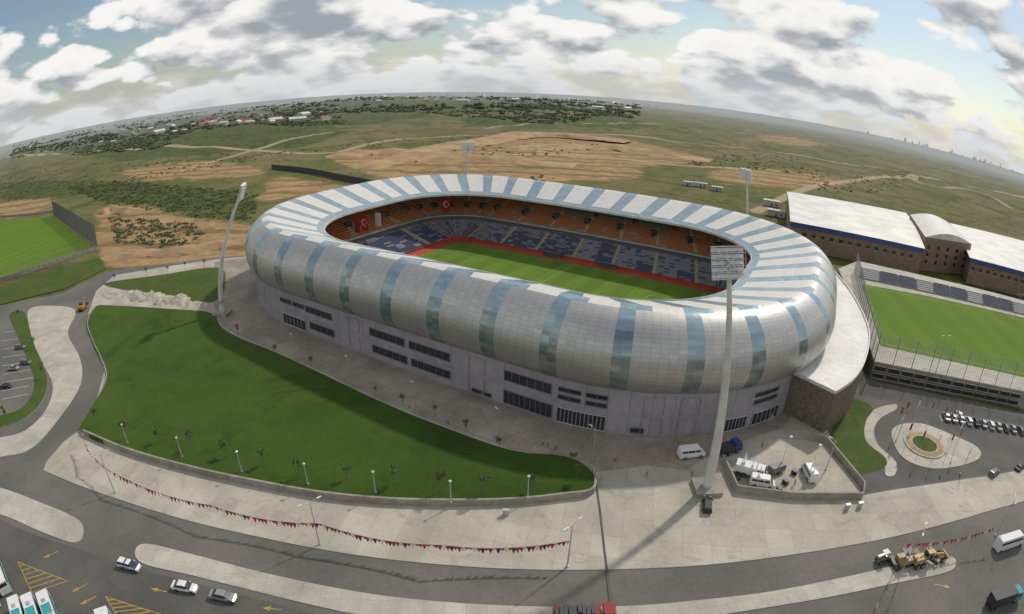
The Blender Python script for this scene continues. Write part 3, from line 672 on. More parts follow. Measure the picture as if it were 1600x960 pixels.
for bx0,by0,tx,ty,tz,lab in((36.5,79.6,32.8,81.3,43,'tall curved white floodlight mast on the plaza'),(-91.8,154.2,-82.5,160.,38.5,'tall curved white floodlight mast beside the lawn')):
    c=Vector((CX,CY,0))-Vector((tx,ty,0));mast(Vector((bx0,by0,0)),Vector((tx,ty,tz)),lab,math.atan2(c.y,c.x))
for (u,v) in((731,228),(1166,272)):
    best=None
    for z in np.arange(25,52,.25):
        p=G(u,v,z);lx_,ly_=loc_(p)
        if best is None or abs(ly_-76)<best[0]: best=(abs(ly_-76),p)
    t=best[1];c=Vector((CX,CY,0))-Vector((t.x,t.y,0));c.normalize();mast(Vector((t.x-c.x*5,t.y-c.y*5,0)),t,'tall curved white floodlight mast behind the stadium',math.atan2(c.y,c.x))
# ---------------- annex wing and right-hand buildings
def building(name,px,z0,z1,roofm,wallm,label,cat='building',parapet=.6,fascia=None,over=0.,sharp=True):
    P=spl(px,z1,not sharp,5,sharp=sharp);e=bpy.data.objects.new(name,None);COL.objects.link(e)
    c=sum((Vector((p.x,p.y,0)) for p in P),Vector())/len(P);e.location=c;thing(e,label,cat)
    n=len(P);mb=MB();mb.add([(p.x,p.y,z0) for p in P]+[(p.x,p.y,z1-.3) for p in P],[(i,(i+1)%n,(i+1)%n+n,i+n) for i in range(n)]);obj('wall',mb.mesh('wall',[wallm]),e,world=True)
    Q=[c+(Vector((p.x,p.y,0))-c)*(1+over) for p in P]
    mb=MB();mb.add([(p.x,p.y,z1) for p in Q],tessellate_polygon([Q]));mb.add([(p.x,p.y,z1) for p in Q]+[(p.x,p.y,z1-.5) for p in Q],[(i,(i+1)%n,(i+1)%n+n,i+n) for i in range(n)])
    obj('roof',mb.mesh('roof',[roofm]),e,world=True)
    if parapet:
        pm=ribbon('parapet',[Vector((p.x,p.y,0)) for p in Q+[Q[0]]],.4,parapet+.3,z1-.3,[fascia or wallm]);obj('parapet',pm,e,world=True)
    return e,P,c
def arc_px():
    a=spl([(1303,425),(1328,455),(1350,495),(1358,525),(1352,562),(1335,592),(1305,614)],10.5,False,5)
    return a
PA=arc_px()+[G(1240,583,10.5),G(1215,560,10.5),G(1270,440,10.5)]
_spl=spl
def spl(px,z=0.,closed=False,k=6,sharp=False): return PA if px=='annex' else _spl(px,z,closed,k,sharp)
wing,WP,_=building('annex_building','annex',0,10.5,m_wingroof,m_stone,'curved annex with pale flat roof and brown stone walls',parapet=.5,fascia=m_steelw)
slab('training_ground_terrace',spl([(1310,420),(1340,408),(1600,470),(1900,560),(1900,720),(1600,612),(1366,565),(1352,520)],5,sharp=True),-.4,5.,[m_conc2,m_wallc],'raised terrace carrying the training pitch')
slab('training_pitch',spl([(1346,444),(1450,463),(1600,497),(1800,555),(1800,660),(1600,590),(1376,541)],5,sharp=True),4.9,5.06,[m_turf2],'bright green training pitch on the raised terrace')
mb=MB()
flatstrip(mb,[G(u,v,5) for u,v in[(1352,448),(1600,502),(1790,560)]],.13,5.066);flatstrip(mb,[G(u,v,5) for u,v in[(1378,537),(1600,585),(1790,650)]],.13,5.066);flatstrip(mb,[G(u,v,5) for u,v in[(1352,448),(1378,537)]],.13,5.07)
struct(obj('pitch_marking',mb.mesh('pitch_marking',[m_line])),'white touchlines of the training pitch')
a=G(1366,567,5);b_=G(1600,614,5);dr=(b_-a);ln2=dr.length;dr.normalize();az=math.atan2(dr.y,dr.x);nrmv=Vector((dr.y,-dr.x,0))
nb_=int(ln2/4.5)
mbo=MB();mbo.box((0,0,0),(3.6,.12,1.5),0);mbo.box((0,-.1,1.0),(4.,.25,.3),1);mbo.box((0,-.1,-1.),(4.,.25,.3),1)
ome=mbo.mesh('opening',[m_dark,m_wallc])
tb=bpy.data.objects.new('terrace_wall',None);COL.objects.link(tb);tb.location=a;thing(tb,'grey concrete terrace wall with rows of dark openings','wall')
for i in range(nb_):
    for z in(1.4,3.6):
        o=obj('opening',ome,tb);p=dr*(4.5*i+2.3)+nrmv*.12;o.location=(p.x,p.y,z-5);o.rotation_euler=(0,0,az);o.scale=(1,1,.75)
fence([(1366,565),(1600,611),(1750,660)],8.5,6,'tall wire fence along the edge of the training pitch',z=5.,wires=12,wr=.045,pr=.14,nv=7,mat=m_net2)
fence([(1366,563),(1352,515),(1342,460),(1335,425)],8.5,5,'tall wire fence at the end of the training pitch',z=5.,wires=12,wr=.045,pr=.14,nv=5,mat=m_net2)
a=G(1345,436,5);b_=G(1640,503,5);dr=(b_-a);ln2=dr.length;dr.normalize();nv=Vector((-dr.y,dr.x,0));gs=bpy.data.objects.new('grandstand',None);COL.objects.link(gs);gs.location=a;thing(gs,'low grandstand with blue and white seats by training pitch','grandstand')
mb=MB()
prof2=[(0,0)]
for i in range(6): prof2+=[(.85*i,.6*(i+1)),(.85*(i+1),.6*(i+1))]
prof2+=[(5.1,0)]
vs=[]
for end in(0,ln2): vs+=[(dr.x*end+nv.x*q_[0],dr.y*end+nv.y*q_[0],q_[1]) for q_ in prof2]
n_=len(prof2);mb.add(vs,[(i,(i+1)%n_,(i+1)%n_+n_,i+n_) for i in range(n_)]+[tuple(range(n_)),tuple(range(2*n_-1,n_-1,-1))]);obj('terracing',mb.mesh('terracing',[m_wallc]),gs)
sb_=MB();sb_.box((0,0,0),(8.,.4,.35));m_seatb=M('faded_blue_seats',(.07,.10,.22),(.12,.15,.24),1.,.6);sm1=sb_.mesh('seat_row',[m_seatb]);sm2=sb_.mesh('seat_row',[m_cwhite])
for k in range(int(ln2/9)):
    for i in range(6):
        o=obj('seat_row',sm1 if (k%3) else sm2,gs);c=dr*(9*k+4.5)+nv*(.5+.85*i);o.location=(c.x,c.y,.6*(i+1)+.19);o.rotation_euler=(0,0,math.atan2(dr.y,dr.x))
def hall(px,z1,label,bulge=2.0):
    P=[G(u,v,z1) for u,v in px];e=bpy.data.objects.new('sports_hall',None);COL.objects.link(e);c=sum(P,Vector())/4;c.z=0;e.location=c;thing(e,label,'sports hall')
    mb=MB();mb.add([(p.x,p.y,0) for p in P]+[(p.x,p.y,z1-2.4) for p in P],[(i,(i+1)%4,(i+1)%4+4,i+4) for i in range(4)]);obj('wall',mb.mesh('wall',[m_brick]),e,world=True)
    mb=MB();Q=[c+(Vector((p.x,p.y,0))-c)*1.01 for p in P];mb.add([(p.x,p.y,z1-2.4) for p in Q]+[(p.x,p.y,z1) for p in Q],[(i,(i+1)%4,(i+1)%4+4,i+4) for i in range(4)]);obj('fascia',mb.mesh('fascia',[m_blue]),e,world=True)
    n=16;vs=[];Q=[c+(Vector((p.x,p.y,0))-c)*1.02 for p in P]
    for i in range(n+1):
        t=i/n;z=z1+.05+bulge*math.sin(math.pi*t)
        for s_ in(0,1):
            p=(Q[0].lerp(Q[3],t) if s_==0 else Q[1].lerp(Q[2],t));vs.append((p.x,p.y,z))
    mb=MB();mb.add(vs,[(2*i,2*i+1,2*i+3,2*i+2) for i in range(n)]+[tuple(2*i for i in range(n+1)),tuple(2*i+1 for i in range(n+1))])
    obj('roof',mb.mesh('roof',[m_roofw]),e,world=True)
    a,b_=P[3],P[2];dd=b_-a;L_=dd.length;dd.normalize();nn=Vector((dd.y,-dd.x,0));
    if (nn.x*(-a.x)+nn.y*(-a.y))<0: nn=-nn
    wm=MB();wm.box((0,0,0),(2.2,.1,1.8),0);wm.box((0,-.0,-1.),(2.5,.25,.15),1);wme=wm.mesh('window',[m_glassd,m_steelw])
    for i in range(int(L_/5)):
        p=a+dd*(5*i+2.5)+nn*.08
        o=obj('window',wme,e,world=True);o.location=(p.x,p.y,z1-5.5);o.rotation_euler=(0,0,math.atan2(dd.y,dd.x))
    return e
hall([(1231,300),(1414,333),(1443,388),(1237,346)],14,'large sports hall with white roof, blue fascia and brick walls')
hall([(1487,350),(1700,405),(1750,470),(1518,403)],14,'large sports hall with white roof, blue fascia and brick walls')
P=[G(u,v,18) for u,v in((1422,336),(1487,352),(1518,382),(1446,371))];c=sum(P,Vector())/4;c.z=0
e=bpy.data.objects.new('entrance_block',None);COL.objects.link(e);e.location=c;thing(e,'brick entrance block with arched metal roof','building')
mb=MB();mb.add([(p.x,p.y,0) for p in P]+[(p.x,p.y,18) for p in P],[(i,(i+1)%4,(i+1)%4+4,i+4) for i in range(4)]);obj('facade',mb.mesh('facade',[m_brick]),e,world=True)
vs=[]
for i in range(17):
    t=i/16;z=18.1+3.5*math.sin(math.pi*t)
    for s_ in(0,1):
        p=(P[0].lerp(P[1],t) if s_==0 else P[3].lerp(P[2],t));vs.append((p.x,p.y,z))
mb=MB();mb.add(vs,[(2*i,2*i+1,2*i+3,2*i+2) for i in range(16)]+[tuple(2*i for i in range(17)),tuple(2*i+1 for i in range(17))]);obj('arched_roof',mb.mesh('arched_roof',[m_steelw]),e,world=True)
dd=P[2]-P[3];L_=dd.length;dd.normalize();nn=Vector((dd.y,-dd.x,0))
if nn.dot(-P[3])<0: nn=-nn
wm=MB();wm.box((0,0,0),(1.8,.1,2.2),0);wm.box((0,0,-1.2),(2.1,.25,.15),1);wme=wm.mesh('window',[m_glassd,m_steelw])
for i in range(5):
    for z in(4,8,12):
        p=P[3]+dd*(L_*(i+.5)/5)+nn*.08;o=obj('window',wme,e,world=True);o.location=(p.x,p.y,z+1);o.rotation_euler=(0,0,math.atan2(dd.y,dd.x))
thing(obj('compound_wall',ribbon('compound_wall',[G(u,v) for u,v in[(1128,722),(1150,770),(1240,781),(1345,781),(1347,764),(1290,694),(1262,688)]],.4,1.7,.1,[m_wallc])),'low concrete wall enclosing the service yard','wall')
slab('service_yard',[G(u,v) for u,v in[(1130,722),(1151,768),(1240,779),(1343,779),(1345,764),(1290,696),(1230,672),(1180,690)]],0,.134,[m_conc])
isl('verge',[(1296,690),(1325,628),(1350,628),(1364,640),(1350,662),(1354,690),(1384,716),(1378,732),(1330,736)],m_lawn2,z=.16,lab='small lawn beside the curved footpath')
isl('pavement',[(1352,663),(1366,640),(1398,632),(1400,640),(1378,652),(1366,670),(1372,695),(1400,722),(1398,742),(1384,742),(1380,722),(1354,692)],m_conc2,z=.15)
isl('roundabout',[(1393,680),(1404,664),(1440,662),(1482,677),(1526,698),(1530,716),(1495,729),(1450,731),(1410,714)],m_conc2,z=.15,lab='teardrop roundabout with circular flower bed')
c0=G(1444,696);fb=bpy.data.objects.new('flower_bed',None);COL.objects.link(fb);fb.location=c0;thing(fb,'circular planted bed with stone rings on the roundabout','flower bed')
for nm,r_,z,mt in(('stone_ring',6.,.40,m_kerb),('soil_ring',5.4,.42,m_dirt),('inner_ring',4.0,.45,m_kerb),('grass_disc',3.5,.47,m_lawn2)):
    mb=MB();mb.tube([(0,0,.1),(0,0,z)],[r_,r_],40);obj(nm,mb.mesh(nm,[mt]),fb)
fm=MB();fm.tube([(0,0,0),(0,0,8)],[.06,.035],6)
fl=MB();K=8;vs=[]
for i in range(K+1):
    for j in range(2): vs.append((.05+.5*i/K,.12*math.sin(i*1.1),7.8-j*1.5-.4*i/K*(j+1)))
fl.add(vs,[(2*i,2*i+1,2*i+3,2*i+2) for i in range(K)])
fpole=fm.mesh('pole',[m_steel]);fflag=fl.mesh('flag',[m_flag]);fflag2=fl.mesh('flag',[m_cwhite])
def flagpole(p,rz,f):
    e=obj('flagpole',fpole,loc=p,rz=rz);thing(e,'slim flagpole with '+('faded red' if f is fflag else 'white')+' flag by the roundabout','flagpole','flagpoles around the roundabout');obj('flag',f,e)
for i in range(13):
    a=2*math.pi*i/13;flagpole((c0.x+9*math.cos(a),c0.y+7.8*math.sin(a),.1),random.uniform(-.5,.5)+3,fflag if i%3 else fflag2)
# ---------------- vehicles
def wheels(par,xs,y,r,wd=.22):
    wm=MB();wm.tube([(0,-wd/2,0),(0,wd/2,0)],r,16,0);wm.tube([(0,-wd/2-.01,0),(0,wd/2+.01,0)],r*.6,12,1);me_=wm.mesh('wheel',[m_rubber,m_chrome])
    for x in xs:
        for sg in(-1,1): o=obj('wheel',me_,par);o.location=(x,sg*y,r)
def car(pm,kind='sedan',lab=''):
    e=bpy.data.objects.new('parked_car',None);COL.objects.link(e)
    mb=MB();w_=.88
    mb.prof([(-2.2,.3,w_*.93),(-2.28,.62,w_),(-2.2,.88,w_*.93),(-1.45,.97,w_*.9),(1.0,.95,w_*.92),(1.9,.82,w_*.88),(2.2,.62,w_*.86),(2.22,.32,w_*.85)],0)
    obj('body',mb.mesh('body',[pm]),e)
    rf=[(-1.0,1.40,.6),(-.7,1.46,.6),(.2,1.47,.6),(.5,1.40,.6)] if kind=='sedan' else [(-2.0,1.42,.64),(-1.6,1.50,.64),(.2,1.48,.62),(.5,1.40,.6)]
    mb=MB();mb.prof(rf+[(.5,1.38,.61),(rf[0][0],1.37,.61)],0);obj('roof',mb.mesh('roof',[pm]),e)
    g=MB();x0=-1.75 if kind=='sedan' else -2.15
    g.prof([(x0,.94,.78),(rf[0][0]-.02,1.385,.6),(.5,1.385,.6),(1.25,.93,.78)],0);obj('window',g.mesh('window',[m_glassd]),e)
    wheels(e,(-1.35,1.38),.8,.32)
    hl=MB();hl.box((0,0,0),(.14,.3,.14));hme=hl.mesh('headlight',[m_lampg]);tl=hl.mesh('tail_light',[m_taill])
    mi_=MB();mi_.box((0,0,0),(.16,.2,.14));mim=mi_.mesh('mirror',[pm])
    for sg in(-1,1): obj('headlight',hme,e).location=(2.14,sg*.6,.66);obj('tail_light',tl,e).location=(-2.2,sg*.65,.75);obj('mirror',mim,e).location=(.85,sg*.93,1.0)
    return e
def van(pm,L_=5.6,h=2.4,w_=1.0):
    e=bpy.data.objects.new('van',None);COL.objects.link(e);a=L_/2
    mb=MB();mb.prof([(-a,.35,w_*.97),(-a,h*.55,w_),(-a+.08,h*.93,w_*.92),(-a+.2,h,w_*.86),(a-1.6,h,w_*.86),(a-1.3,h*.96,w_*.86),(a-.65,h*.56,w_*.95),(a-.1,h*.44,w_*.92),(a,h*.3,w_*.92),(a,.35,w_*.9)],0);obj('body',mb.mesh('body',[pm]),e)
    g=MB();g.prof([(a-1.28,h*.93,w_*.82),(a-1.22,h*.93,w_*.82),(a-.58,h*.58,w_*.89),(a-.66,h*.57,w_*.89)],0);obj('windscreen',g.mesh('windscreen',[m_glassd]),e)
    for sg in(-1,1):
        for x0,x1 in((-a+.3,-a+1.5),(-a+1.6,a-2.5),(a-2.35,a-1.35)): bx('window',((x0+x1)/2,sg*(w_*.955),h*.73),(x1-x0,.05,h*.2),m_glassd,e)
    wheels(e,(-a+1.1,a-1.),w_*.9,.36)
    hl=MB();hl.box((0,0,0),(.1,.3,.2));hme=hl.mesh('headlight',[m_lampg])
    for sg in(-1,1): obj('headlight',hme,e).location=(a,sg*.68,h*.36)
    return e
def put(e,u,v,u2,v2,lab,cat,group=None,name=None,z=0.):
    a,b_=G(u,v),G(u2,v2);c=(a+b_)/2;e.location=(c.x,c.y,z);e.rotation_euler=(0,0,math.atan2(b_.y-a.y,b_.x-a.x));thing(e,lab,cat,group)
    if name:e.name=name
    return e
pc_=put(car(p_white,'hatch'),183,881,225,893,'white and blue police car with roof light bar','police car',name='police_car')
bx('blue_stripe',(0,0,.62),(1.9,1.80,.28),p_blue,pc_);bx('bonnet_panel',(1.5,0,.9),(.7,1.5,.06),p_blue,pc_)
bx('light_bar',(-.4,-.32,1.55),(.25,.6,.14),p_blue,pc_);bx('light_bar',(-.4,.32,1.55),(.25,.6,.14),m_taill,pc_)
tcu=bpy.data.curves.new('lettering','FONT');tcu.body='POLİS';tcu.size=.4;tcu.align_x='CENTER';to=bpy.data.objects.new('t',tcu);COL.objects.link(to)
bpy.context.view_layer.update();tme=bpy.data.meshes.new_from_object(to.evaluated_get(bpy.context.evaluated_depsgraph_get()));bpy.data.objects.remove(to);tme.materials.clear();tme.materials.append(m_white)
for sg in(-1,1):
    to=obj('lettering',tme,pc_);to.location=(0,sg*.905,.5);to.rotation_euler=(math.pi/2,0,0 if sg<0 else math.pi)
put(car(p_white),268,917,313,925,'white saloon car standing in the car park','car')
put(car(p_silver),328,931,373,940,'silver saloon car standing in the car park','car')
put(car(p_black,'hatch'),1104,805,1104,781,'black car parked beside the floodlight mast','car',z=.12)
put(van(p_white),1062,716,1096,712,'white minibus parked on the plaza','van',z=.12)
def truck(cabm,boxm,L_=8.,h=3.2):
    e=bpy.data.objects.new('truck',None);COL.objects.link(e);a=L_/2
    mb=MB();mb.prof([(a-2.,.6,1.15),(a-2.,2.6,1.1),(a-.5,2.65,1.08),(a-.1,1.6,1.15),(a,.6,1.15)],0);obj('cab',mb.mesh('cab',[cabm]),e)
    bx('chassis',(-1.05,0,.95),(L_-2.1,.9,.25),m_steeld,e);bx('cargo_box',(-1.1,0,1.1+(h-1.1)/2),(L_-2.4,2.4,h-1.1),boxm,e)
    g=MB();g.prof([(a-.52,2.5,1.0),(a-.45,2.5,1.0),(a-.1,1.68,1.05),(a-.18,1.68,1.05)],0);obj('windscreen',g.mesh('windscreen',[m_glassd]),e)
    for sg in(-1,1): bx('window',(a-1.2,sg*1.13,2.05),(1.,.05,.7),m_glassd,e)
    wheels(e,(-a+1.,-a+2.2,a-1.2),1.0,.48,.3);return e
put(truck(p_blue,m_steeld,5.6,2.1),1125,712,1150,704,'dark blue truck parked by the stadium entrance','truck',z=.12)
ob=truck(p_white,p_white,6.4,2.6);put(ob,1155,740,1185,748,'white broadcast truck with satellite dish in service yard','broadcast truck',z=.13)
def dish(par,loc,r=1.):
    mb=MB();n=16
    mb.tube([(0,0,0),(0,0,.8)],.1,6)
    vs=[(0,0,0)]
    for k in range(1,5):
        rr_=r*k/4
        for j in range(n): a=2*math.pi*j/n;vs.append((.35*rr_*rr_,rr_*math.cos(a),rr_*math.sin(a)))
    vs=[(x*.8+.1-z*.2,y,z+1.2) for x,y,z in vs]
    fs=[(0,1+j,1+(j+1)%n) for j in range(n)]+[(1+k*n+j,1+(k+1)*n+j,1+(k+1)*n+(j+1)%n,1+k*n+(j+1)%n) for k in range(3) for j in range(n)]
    mb.add(vs,fs);mb.tube([(0,0,1.2),(1.,0,1.3)],.04,4);o=obj('satellite_dish',mb.mesh('satellite_dish',[m_white]),par);o.location=loc
dish(ob,(-2.,0,2.6),1.1);dish(ob,(.1,0,2.6),.8)
v3=van(p_white,5.2,2.2);put(v3,1175,757,1204,762,'white equipment van with roof dish in the service yard','van',z=.13);dish(v3,(-1.2,0,2.2),.9)
t_=van(p_white,5.6,2.3);put(t_,1269,757,1256,732,'white transmission van with mast in the service yard','van',z=.13);dish(t_,(-1.5,0,2.3),.7)
gen=bpy.data.objects.new('generator_trailer',None);COL.objects.link(gen);mb=MB();mb.prof([(-2,.5,.9),(-2,1.9,.85),(1.4,1.9,.85),(1.7,1.4,.88),(1.7,.5,.9)]);obj('housing',mb.mesh('housing',[p_grey]),gen);mb=MB();mb.tube([(1.7,0,.6),(3,0,.5)],.08,6);obj('tow_bar',mb.mesh('tow_bar',[m_steeld]),gen);wheels(gen,(0,),.95,.35)
put(gen,1204,742,1220,736,'grey generator trailer standing in the service yard','trailer',z=.13)
mb=MB();mb.tube([(0,0,.5),(0,0,5),(.2,0,8)],[.15,.1,.06],6);mb.tube([(1,1,0),(0,0,1),(-1,-1,0)],.06,5);mb.tube([(1,-1,0),(0,0,1),(-1,1,0)],.06,5);mb.box((.3,0,8),(.5,.4,.3))
cmm=mb.mesh('camera_mast',[m_white])
for u,v in((1218,735),(1262,748)): thing(obj('camera_mast',cmm,loc=G(u,v)),'white telescopic mast on tripod legs in service yard','mast')
fcm=MB();fcm.prof([(-.6,0,.4),(-.6,.9,.4),(.6,.9,.4),(.6,0,.4)]);fcm.box((0,0,.93),(1.3,.9,.06));fcme=fcm.mesh('equipment_case',[p_black])
for u,v in((1150,752),(1168,733),(1192,735),(1226,757),(1240,742),(1216,768)): thing(obj('equipment_case',fcme,loc=G(u,v)+Vector((0,0,.134)),rz=random.uniform(0,3)),'black equipment case on the yard concrete','equipment case','cases in the service yard')
put(van(p_white,9.,2.9,1.15),1538,865,1606,843,'long white minibus driving along the road','minibus')
tt=truck(p_teal,m_steeld,9,3.);put(tt,1525,955,1600,930,'teal truck with dark load at the roadside','truck')
rt=truck(p_red,p_red,9.,1.9);put(rt,868,969,956,967,'red truck with dark open load beside the median','truck')
mb=MB()
for i in range(9): mb.box((-3.9+i*.62,random.uniform(-.3,.3),1.95+random.uniform(0,.25)),(.55,random.uniform(1.5,2.1),.5),0,random.uniform(-.1,.1))
o=obj('load',mb.mesh('load',[m_steeld]),rt);o['kind']='stuff'
def bus(c1):
    e=bpy.data.objects.new('bus',None);COL.objects.link(e);a=6.
    mb=MB();mb.prof([(-a,.35,1.22),(-a-.02,1.5,1.25),(-a+.05,2.9,1.18),(-a+.3,3.1,1.1),(a-.35,3.1,1.1),(a-.08,2.85,1.18),(a,1.4,1.25),(a,.35,1.22)],0);obj('body',mb.mesh('body',[c1]),e)
    bx('side_stripe',(0,0,1.0),(11.6,2.515,.7),p_teal,e)
    for sg in(-1,1):
        for i in range(7): bx('window',(-5.+1.6*i,sg*1.22,2.1),(1.48,.08,.95),m_glassd,e)
    bx('windscreen',(a-.03,0,2.),(.1,2.2,1.3),m_glassd,e);bx('rear_window',(-a+.03,0,2.3),(.1,2.,.7),m_glassd,e)
    bx('roof_unit',(-1.5,0,3.2),(2.6,1.7,.3),m_steel,e);bx('roof_stripe',(1.2,0,3.11),(2.4,1.9,.03),p_teal,e);bx('roof_hatch',(3.2,0,3.15),(.8,.8,.12),m_steel,e);bx('roof_hatch',(-4.4,0,3.15),(.8,.8,.12),m_steel,e);wheels(e,(-3.4,3.6),1.12,.5,.3);return e
bs=bus(p_white)
bl='white and teal bus parked in a row in the car park'
put(bs,-2,960,-24,883,bl,'bus','buses parked in a row')
def cp(e,u,v,u2,v2,lab,cat,group,z=0.):
    a,b_=G(u,v),G(u2,v2);c=(a+b_)/2;o=clone(e,(c.x,c.y,z),math.atan2(b_.y-a.y,b_.x-a.x));thing(o,lab,cat,group);return o
for u,v,u2,v2 in((14,932,-10,868),(52,1022,32,956),(76,1016,54,954),(102,1010,78,950),(190,1040,172,984)): cp(bs,u,v,u2,v2,bl,'bus','buses parked in a row')
pool=[car(p,k) for p,k in((p_white,'hatch'),(p_silver,'sedan'),(p_grey,'hatch'),(p_black,'sedan'),(p_white,'sedan'))]
names=['white','silver','grey','black','white']
used=set()
def lot(i,u,v,rz,where,grp):
    k=i%5;p=G(u,v)
    if k in used: o=clone(pool[k],(p.x,p.y,.004),rz)
    else: o=pool[k];used.add(k);o.location=(p.x,p.y,.004);o.rotation_euler=(0,0,rz)
    thing(o,f'{names[k]} car parked {where}','car',grp)
for i in range(14): lot(random.choice((0,1,2,3,3,2,1)),1478+i*11.5,654+i*2.1,az+math.pi/2+random.uniform(-.04,.04),'below the training ground terrace','cars parked below the terrace')
for i,(u,v) in enumerate([(1552,742),(1592,733)]): lot(i+2,u,v,.3,'on the asphalt lot','cars parked on the asphalt')
for i,(u,v) in zip((1,2,3,2),[(22,578),(41,569),(10,606),(32,545)]): lot(i,u,v,.25+random.uniform(-.05,.05),'in the small marked car park','cars in the small car park')
for k in range(5):
    if k not in used: lot(k,1462+k*9,648+k,az+math.pi/2,'below the training ground terrace','cars parked below the terrace')
gr=bpy.data.objects.new('road_grader',None);COL.objects.link(gr)
mb=MB();mb.prof([(-4,.9,.9),(-4,2.1,.8),(-1.6,2.2,.8),(-1.5,.9,.9)]);obj('engine_cover',mb.mesh('engine_cover',[p_yel]),gr)
mb=MB();mb.prof([(-1.6,1.2,.3),(-1.6,1.7,.3),(1,2.0,.2),(3.8,1.5,.2),(4.2,.9,.25),(3.6,1.1,.2),(1,1.6,.2)]);obj('frame',mb.mesh('frame',[p_yel]),gr)
bx('blade',(.6,0,.75),(.25,3.6,.7),m_steeld,gr,.5);bx('front_blade',(4.5,0,.9),(.3,2.2,.7),p_yel,gr)
for sg in(-1,1): mb=MB();mb.tube([(.6,sg*.5,.9),(.4,sg*.4,2.1)],.08,6);obj('ram',mb.mesh('ram',[m_steel]),gr)
mb=MB();mb.prof([(-1.5,1.5,.7),(-1.5,3.0,.72),(.0,3.05,.72),(.2,1.5,.6)]);obj('cab_glass',mb.mesh('cab_glass',[m_glassd]),gr)
bx('cab_roof',(-.7,0,3.12),(1.7,1.6,.12),p_yel,gr);wheels(gr,(-3.3,-2.,3.4),1.0,.62,.4)
put(gr,1410,890,1482,870,'yellow road grader standing on the median','road grader',z=.12)
pv=bpy.data.objects.new('asphalt_paver',None);COL.objects.link(pv)
mb=MB();mb.prof([(-2.2,.5,1.2),(-2.2,1.5,1.2),(.8,1.7,1.2),(1.0,1.2,1.3),(2.6,1.9,1.5),(2.8,1.7,1.5),(2.2,.5,1.2)]);obj('body',mb.mesh('body',[p_yel]),pv)
mb=MB();mb.box((-.9,0,3.0),(2.2,2.2,.1))
for x in(-1.8,0):
    for y in(-.9,.9): mb.tube([(x,y,1.5),(x,y,3.)],.05,4)
obj('canopy',mb.mesh('canopy',[m_steeld]),pv);bx('screed',(-2.9,0,.45),(1.,3.4,.6),m_steeld,pv)
for sg in(-1,1): bx('crawler_track',(0,sg*1.1,.35),(3.2,.4,.65),m_steeld,pv)
put(pv,1398,884,1430,876,'yellow brown asphalt paver standing on the median','asphalt paver',z=.12)
rb=bpy.data.objects.new('roller',None);COL.objects.link(rb);mb=MB();mb.prof([(-1.3,.5,.6),(-1.3,1.4,.55),(.3,1.5,.5),(.6,.7,.5)]);obj('body',mb.mesh('body',[p_grey]),rb)
mb=MB();mb.box((.0,0,2.3),(1.4,1.2,.1))
for x in(-.6,.6):
    for y in(-.5,.5): mb.tube([(x,y,1.3),(x,y,2.3)],.04,4)
obj('canopy',mb.mesh('canopy',[p_grey]),rb);mb=MB();mb.tube([(1.1,-.7,.55),(1.1,.7,.55)],.55,18);obj('drum',mb.mesh('drum',[m_steeld]),rb);wheels(rb,(-.9,),.65,.5)
put(rb,1366,882,1388,874,'small grey roller standing on the median','roller',z=.12)
ex=bpy.data.objects.new('excavator',None);COL.objects.link(ex)
for sg in(-1,1):
    mb=MB();mb.prof([(-1.7,.1,.25),(-1.9,.45,.25),(-1.7,.8,.25),(1.7,.8,.25),(1.9,.45,.25),(1.7,.1,.25)]);o=obj('crawler_track',mb.mesh('crawler_track',[m_steeld]),ex);o.location=(0,sg*.95,0)
mb=MB();mb.prof([(-1.8,.9,1.1),(-1.9,1.9,1.05),(-.3,2.,1.05),(1.1,1.6,1.1),(1.2,.9,1.1)]);obj('body',mb.mesh('body',[p_org]),ex)
mb=MB();mb.prof([(-.3,1.9,.4),(-.2,2.9,.38),(.9,2.9,.38),(1.2,1.6,.4)]);o=obj('cab',mb.mesh('cab',[m_glassd]),ex);o.location=(0,.6,0)
mb=MB();mb.tube([(1.,-.2,1.5),(2.6,-.2,3.6),(4.2,-.2,3.3)],[.25,.28,.2],6);obj('boom',mb.mesh('boom',[p_org]),ex)
mb=MB();mb.tube([(4.1,-.2,3.5),(4.8,-.2,1.4)],[.2,.14],6);obj('arm',mb.mesh('arm',[p_org]),ex)
mb=MB();mb.prof([(4.4,1.5,.45),(5.1,1.4,.45),(5.0,.5,.45),(4.2,.4,.45),(4.0,.9,.45)]);o=obj('bucket',mb.mesh('bucket',[m_steeld]),ex);o.location=(0,-.2,0)
put(ex,122,492,136,478,'orange crawler excavator beside the footpath','excavator')
# ---------------- street furniture
def lampmesh(h,arm,double):
    a=MB();a.tube([(0,0,0),(0,0,.4),(0,0,.42),(0,0,h*.5),(0,0,h)],[.24,.24,.13,.1,.07],8)
    if arm:
        a.tube([(0,0,h-.2),(arm*.6,0,h+.25),(arm,0,h+.3)],.045,5)
        if double:a.tube([(0,0,h-.2),(-arm*.6,0,h+.25),(-arm,0,h+.3)],.045,5)
    b=MB()
    if arm:
        b.box((0,0,0),(.8,.3,.14));hs_=[(arm+.3,0,h+.3)]+([(-arm-.3,0,h+.3)] if double else [])
    else:
        b.tube([(0,0,0),(0,0,.1),(0,0,.3),(0,0,.4)],[.1,.24,.27,.14],12);hs_=[(0,0,h)]
    return a.mesh('post',[m_steel]),b.mesh('lamp_head',[m_lampg]),hs_
def lamp(ms,p,rz,lab,grp):
    e=obj('street_lamp',ms[0],loc=p,rz=rz);thing(e,lab,'street lamp',grp)
    for h_ in ms[2]: obj('lamp_head',ms[1],e).location=h_
ls=lampmesh(4.6,0,False);lt=lampmesh(9,1.4,True);lm=lampmesh(7.,1.1,False);lg=lampmesh(11,1.2,True)
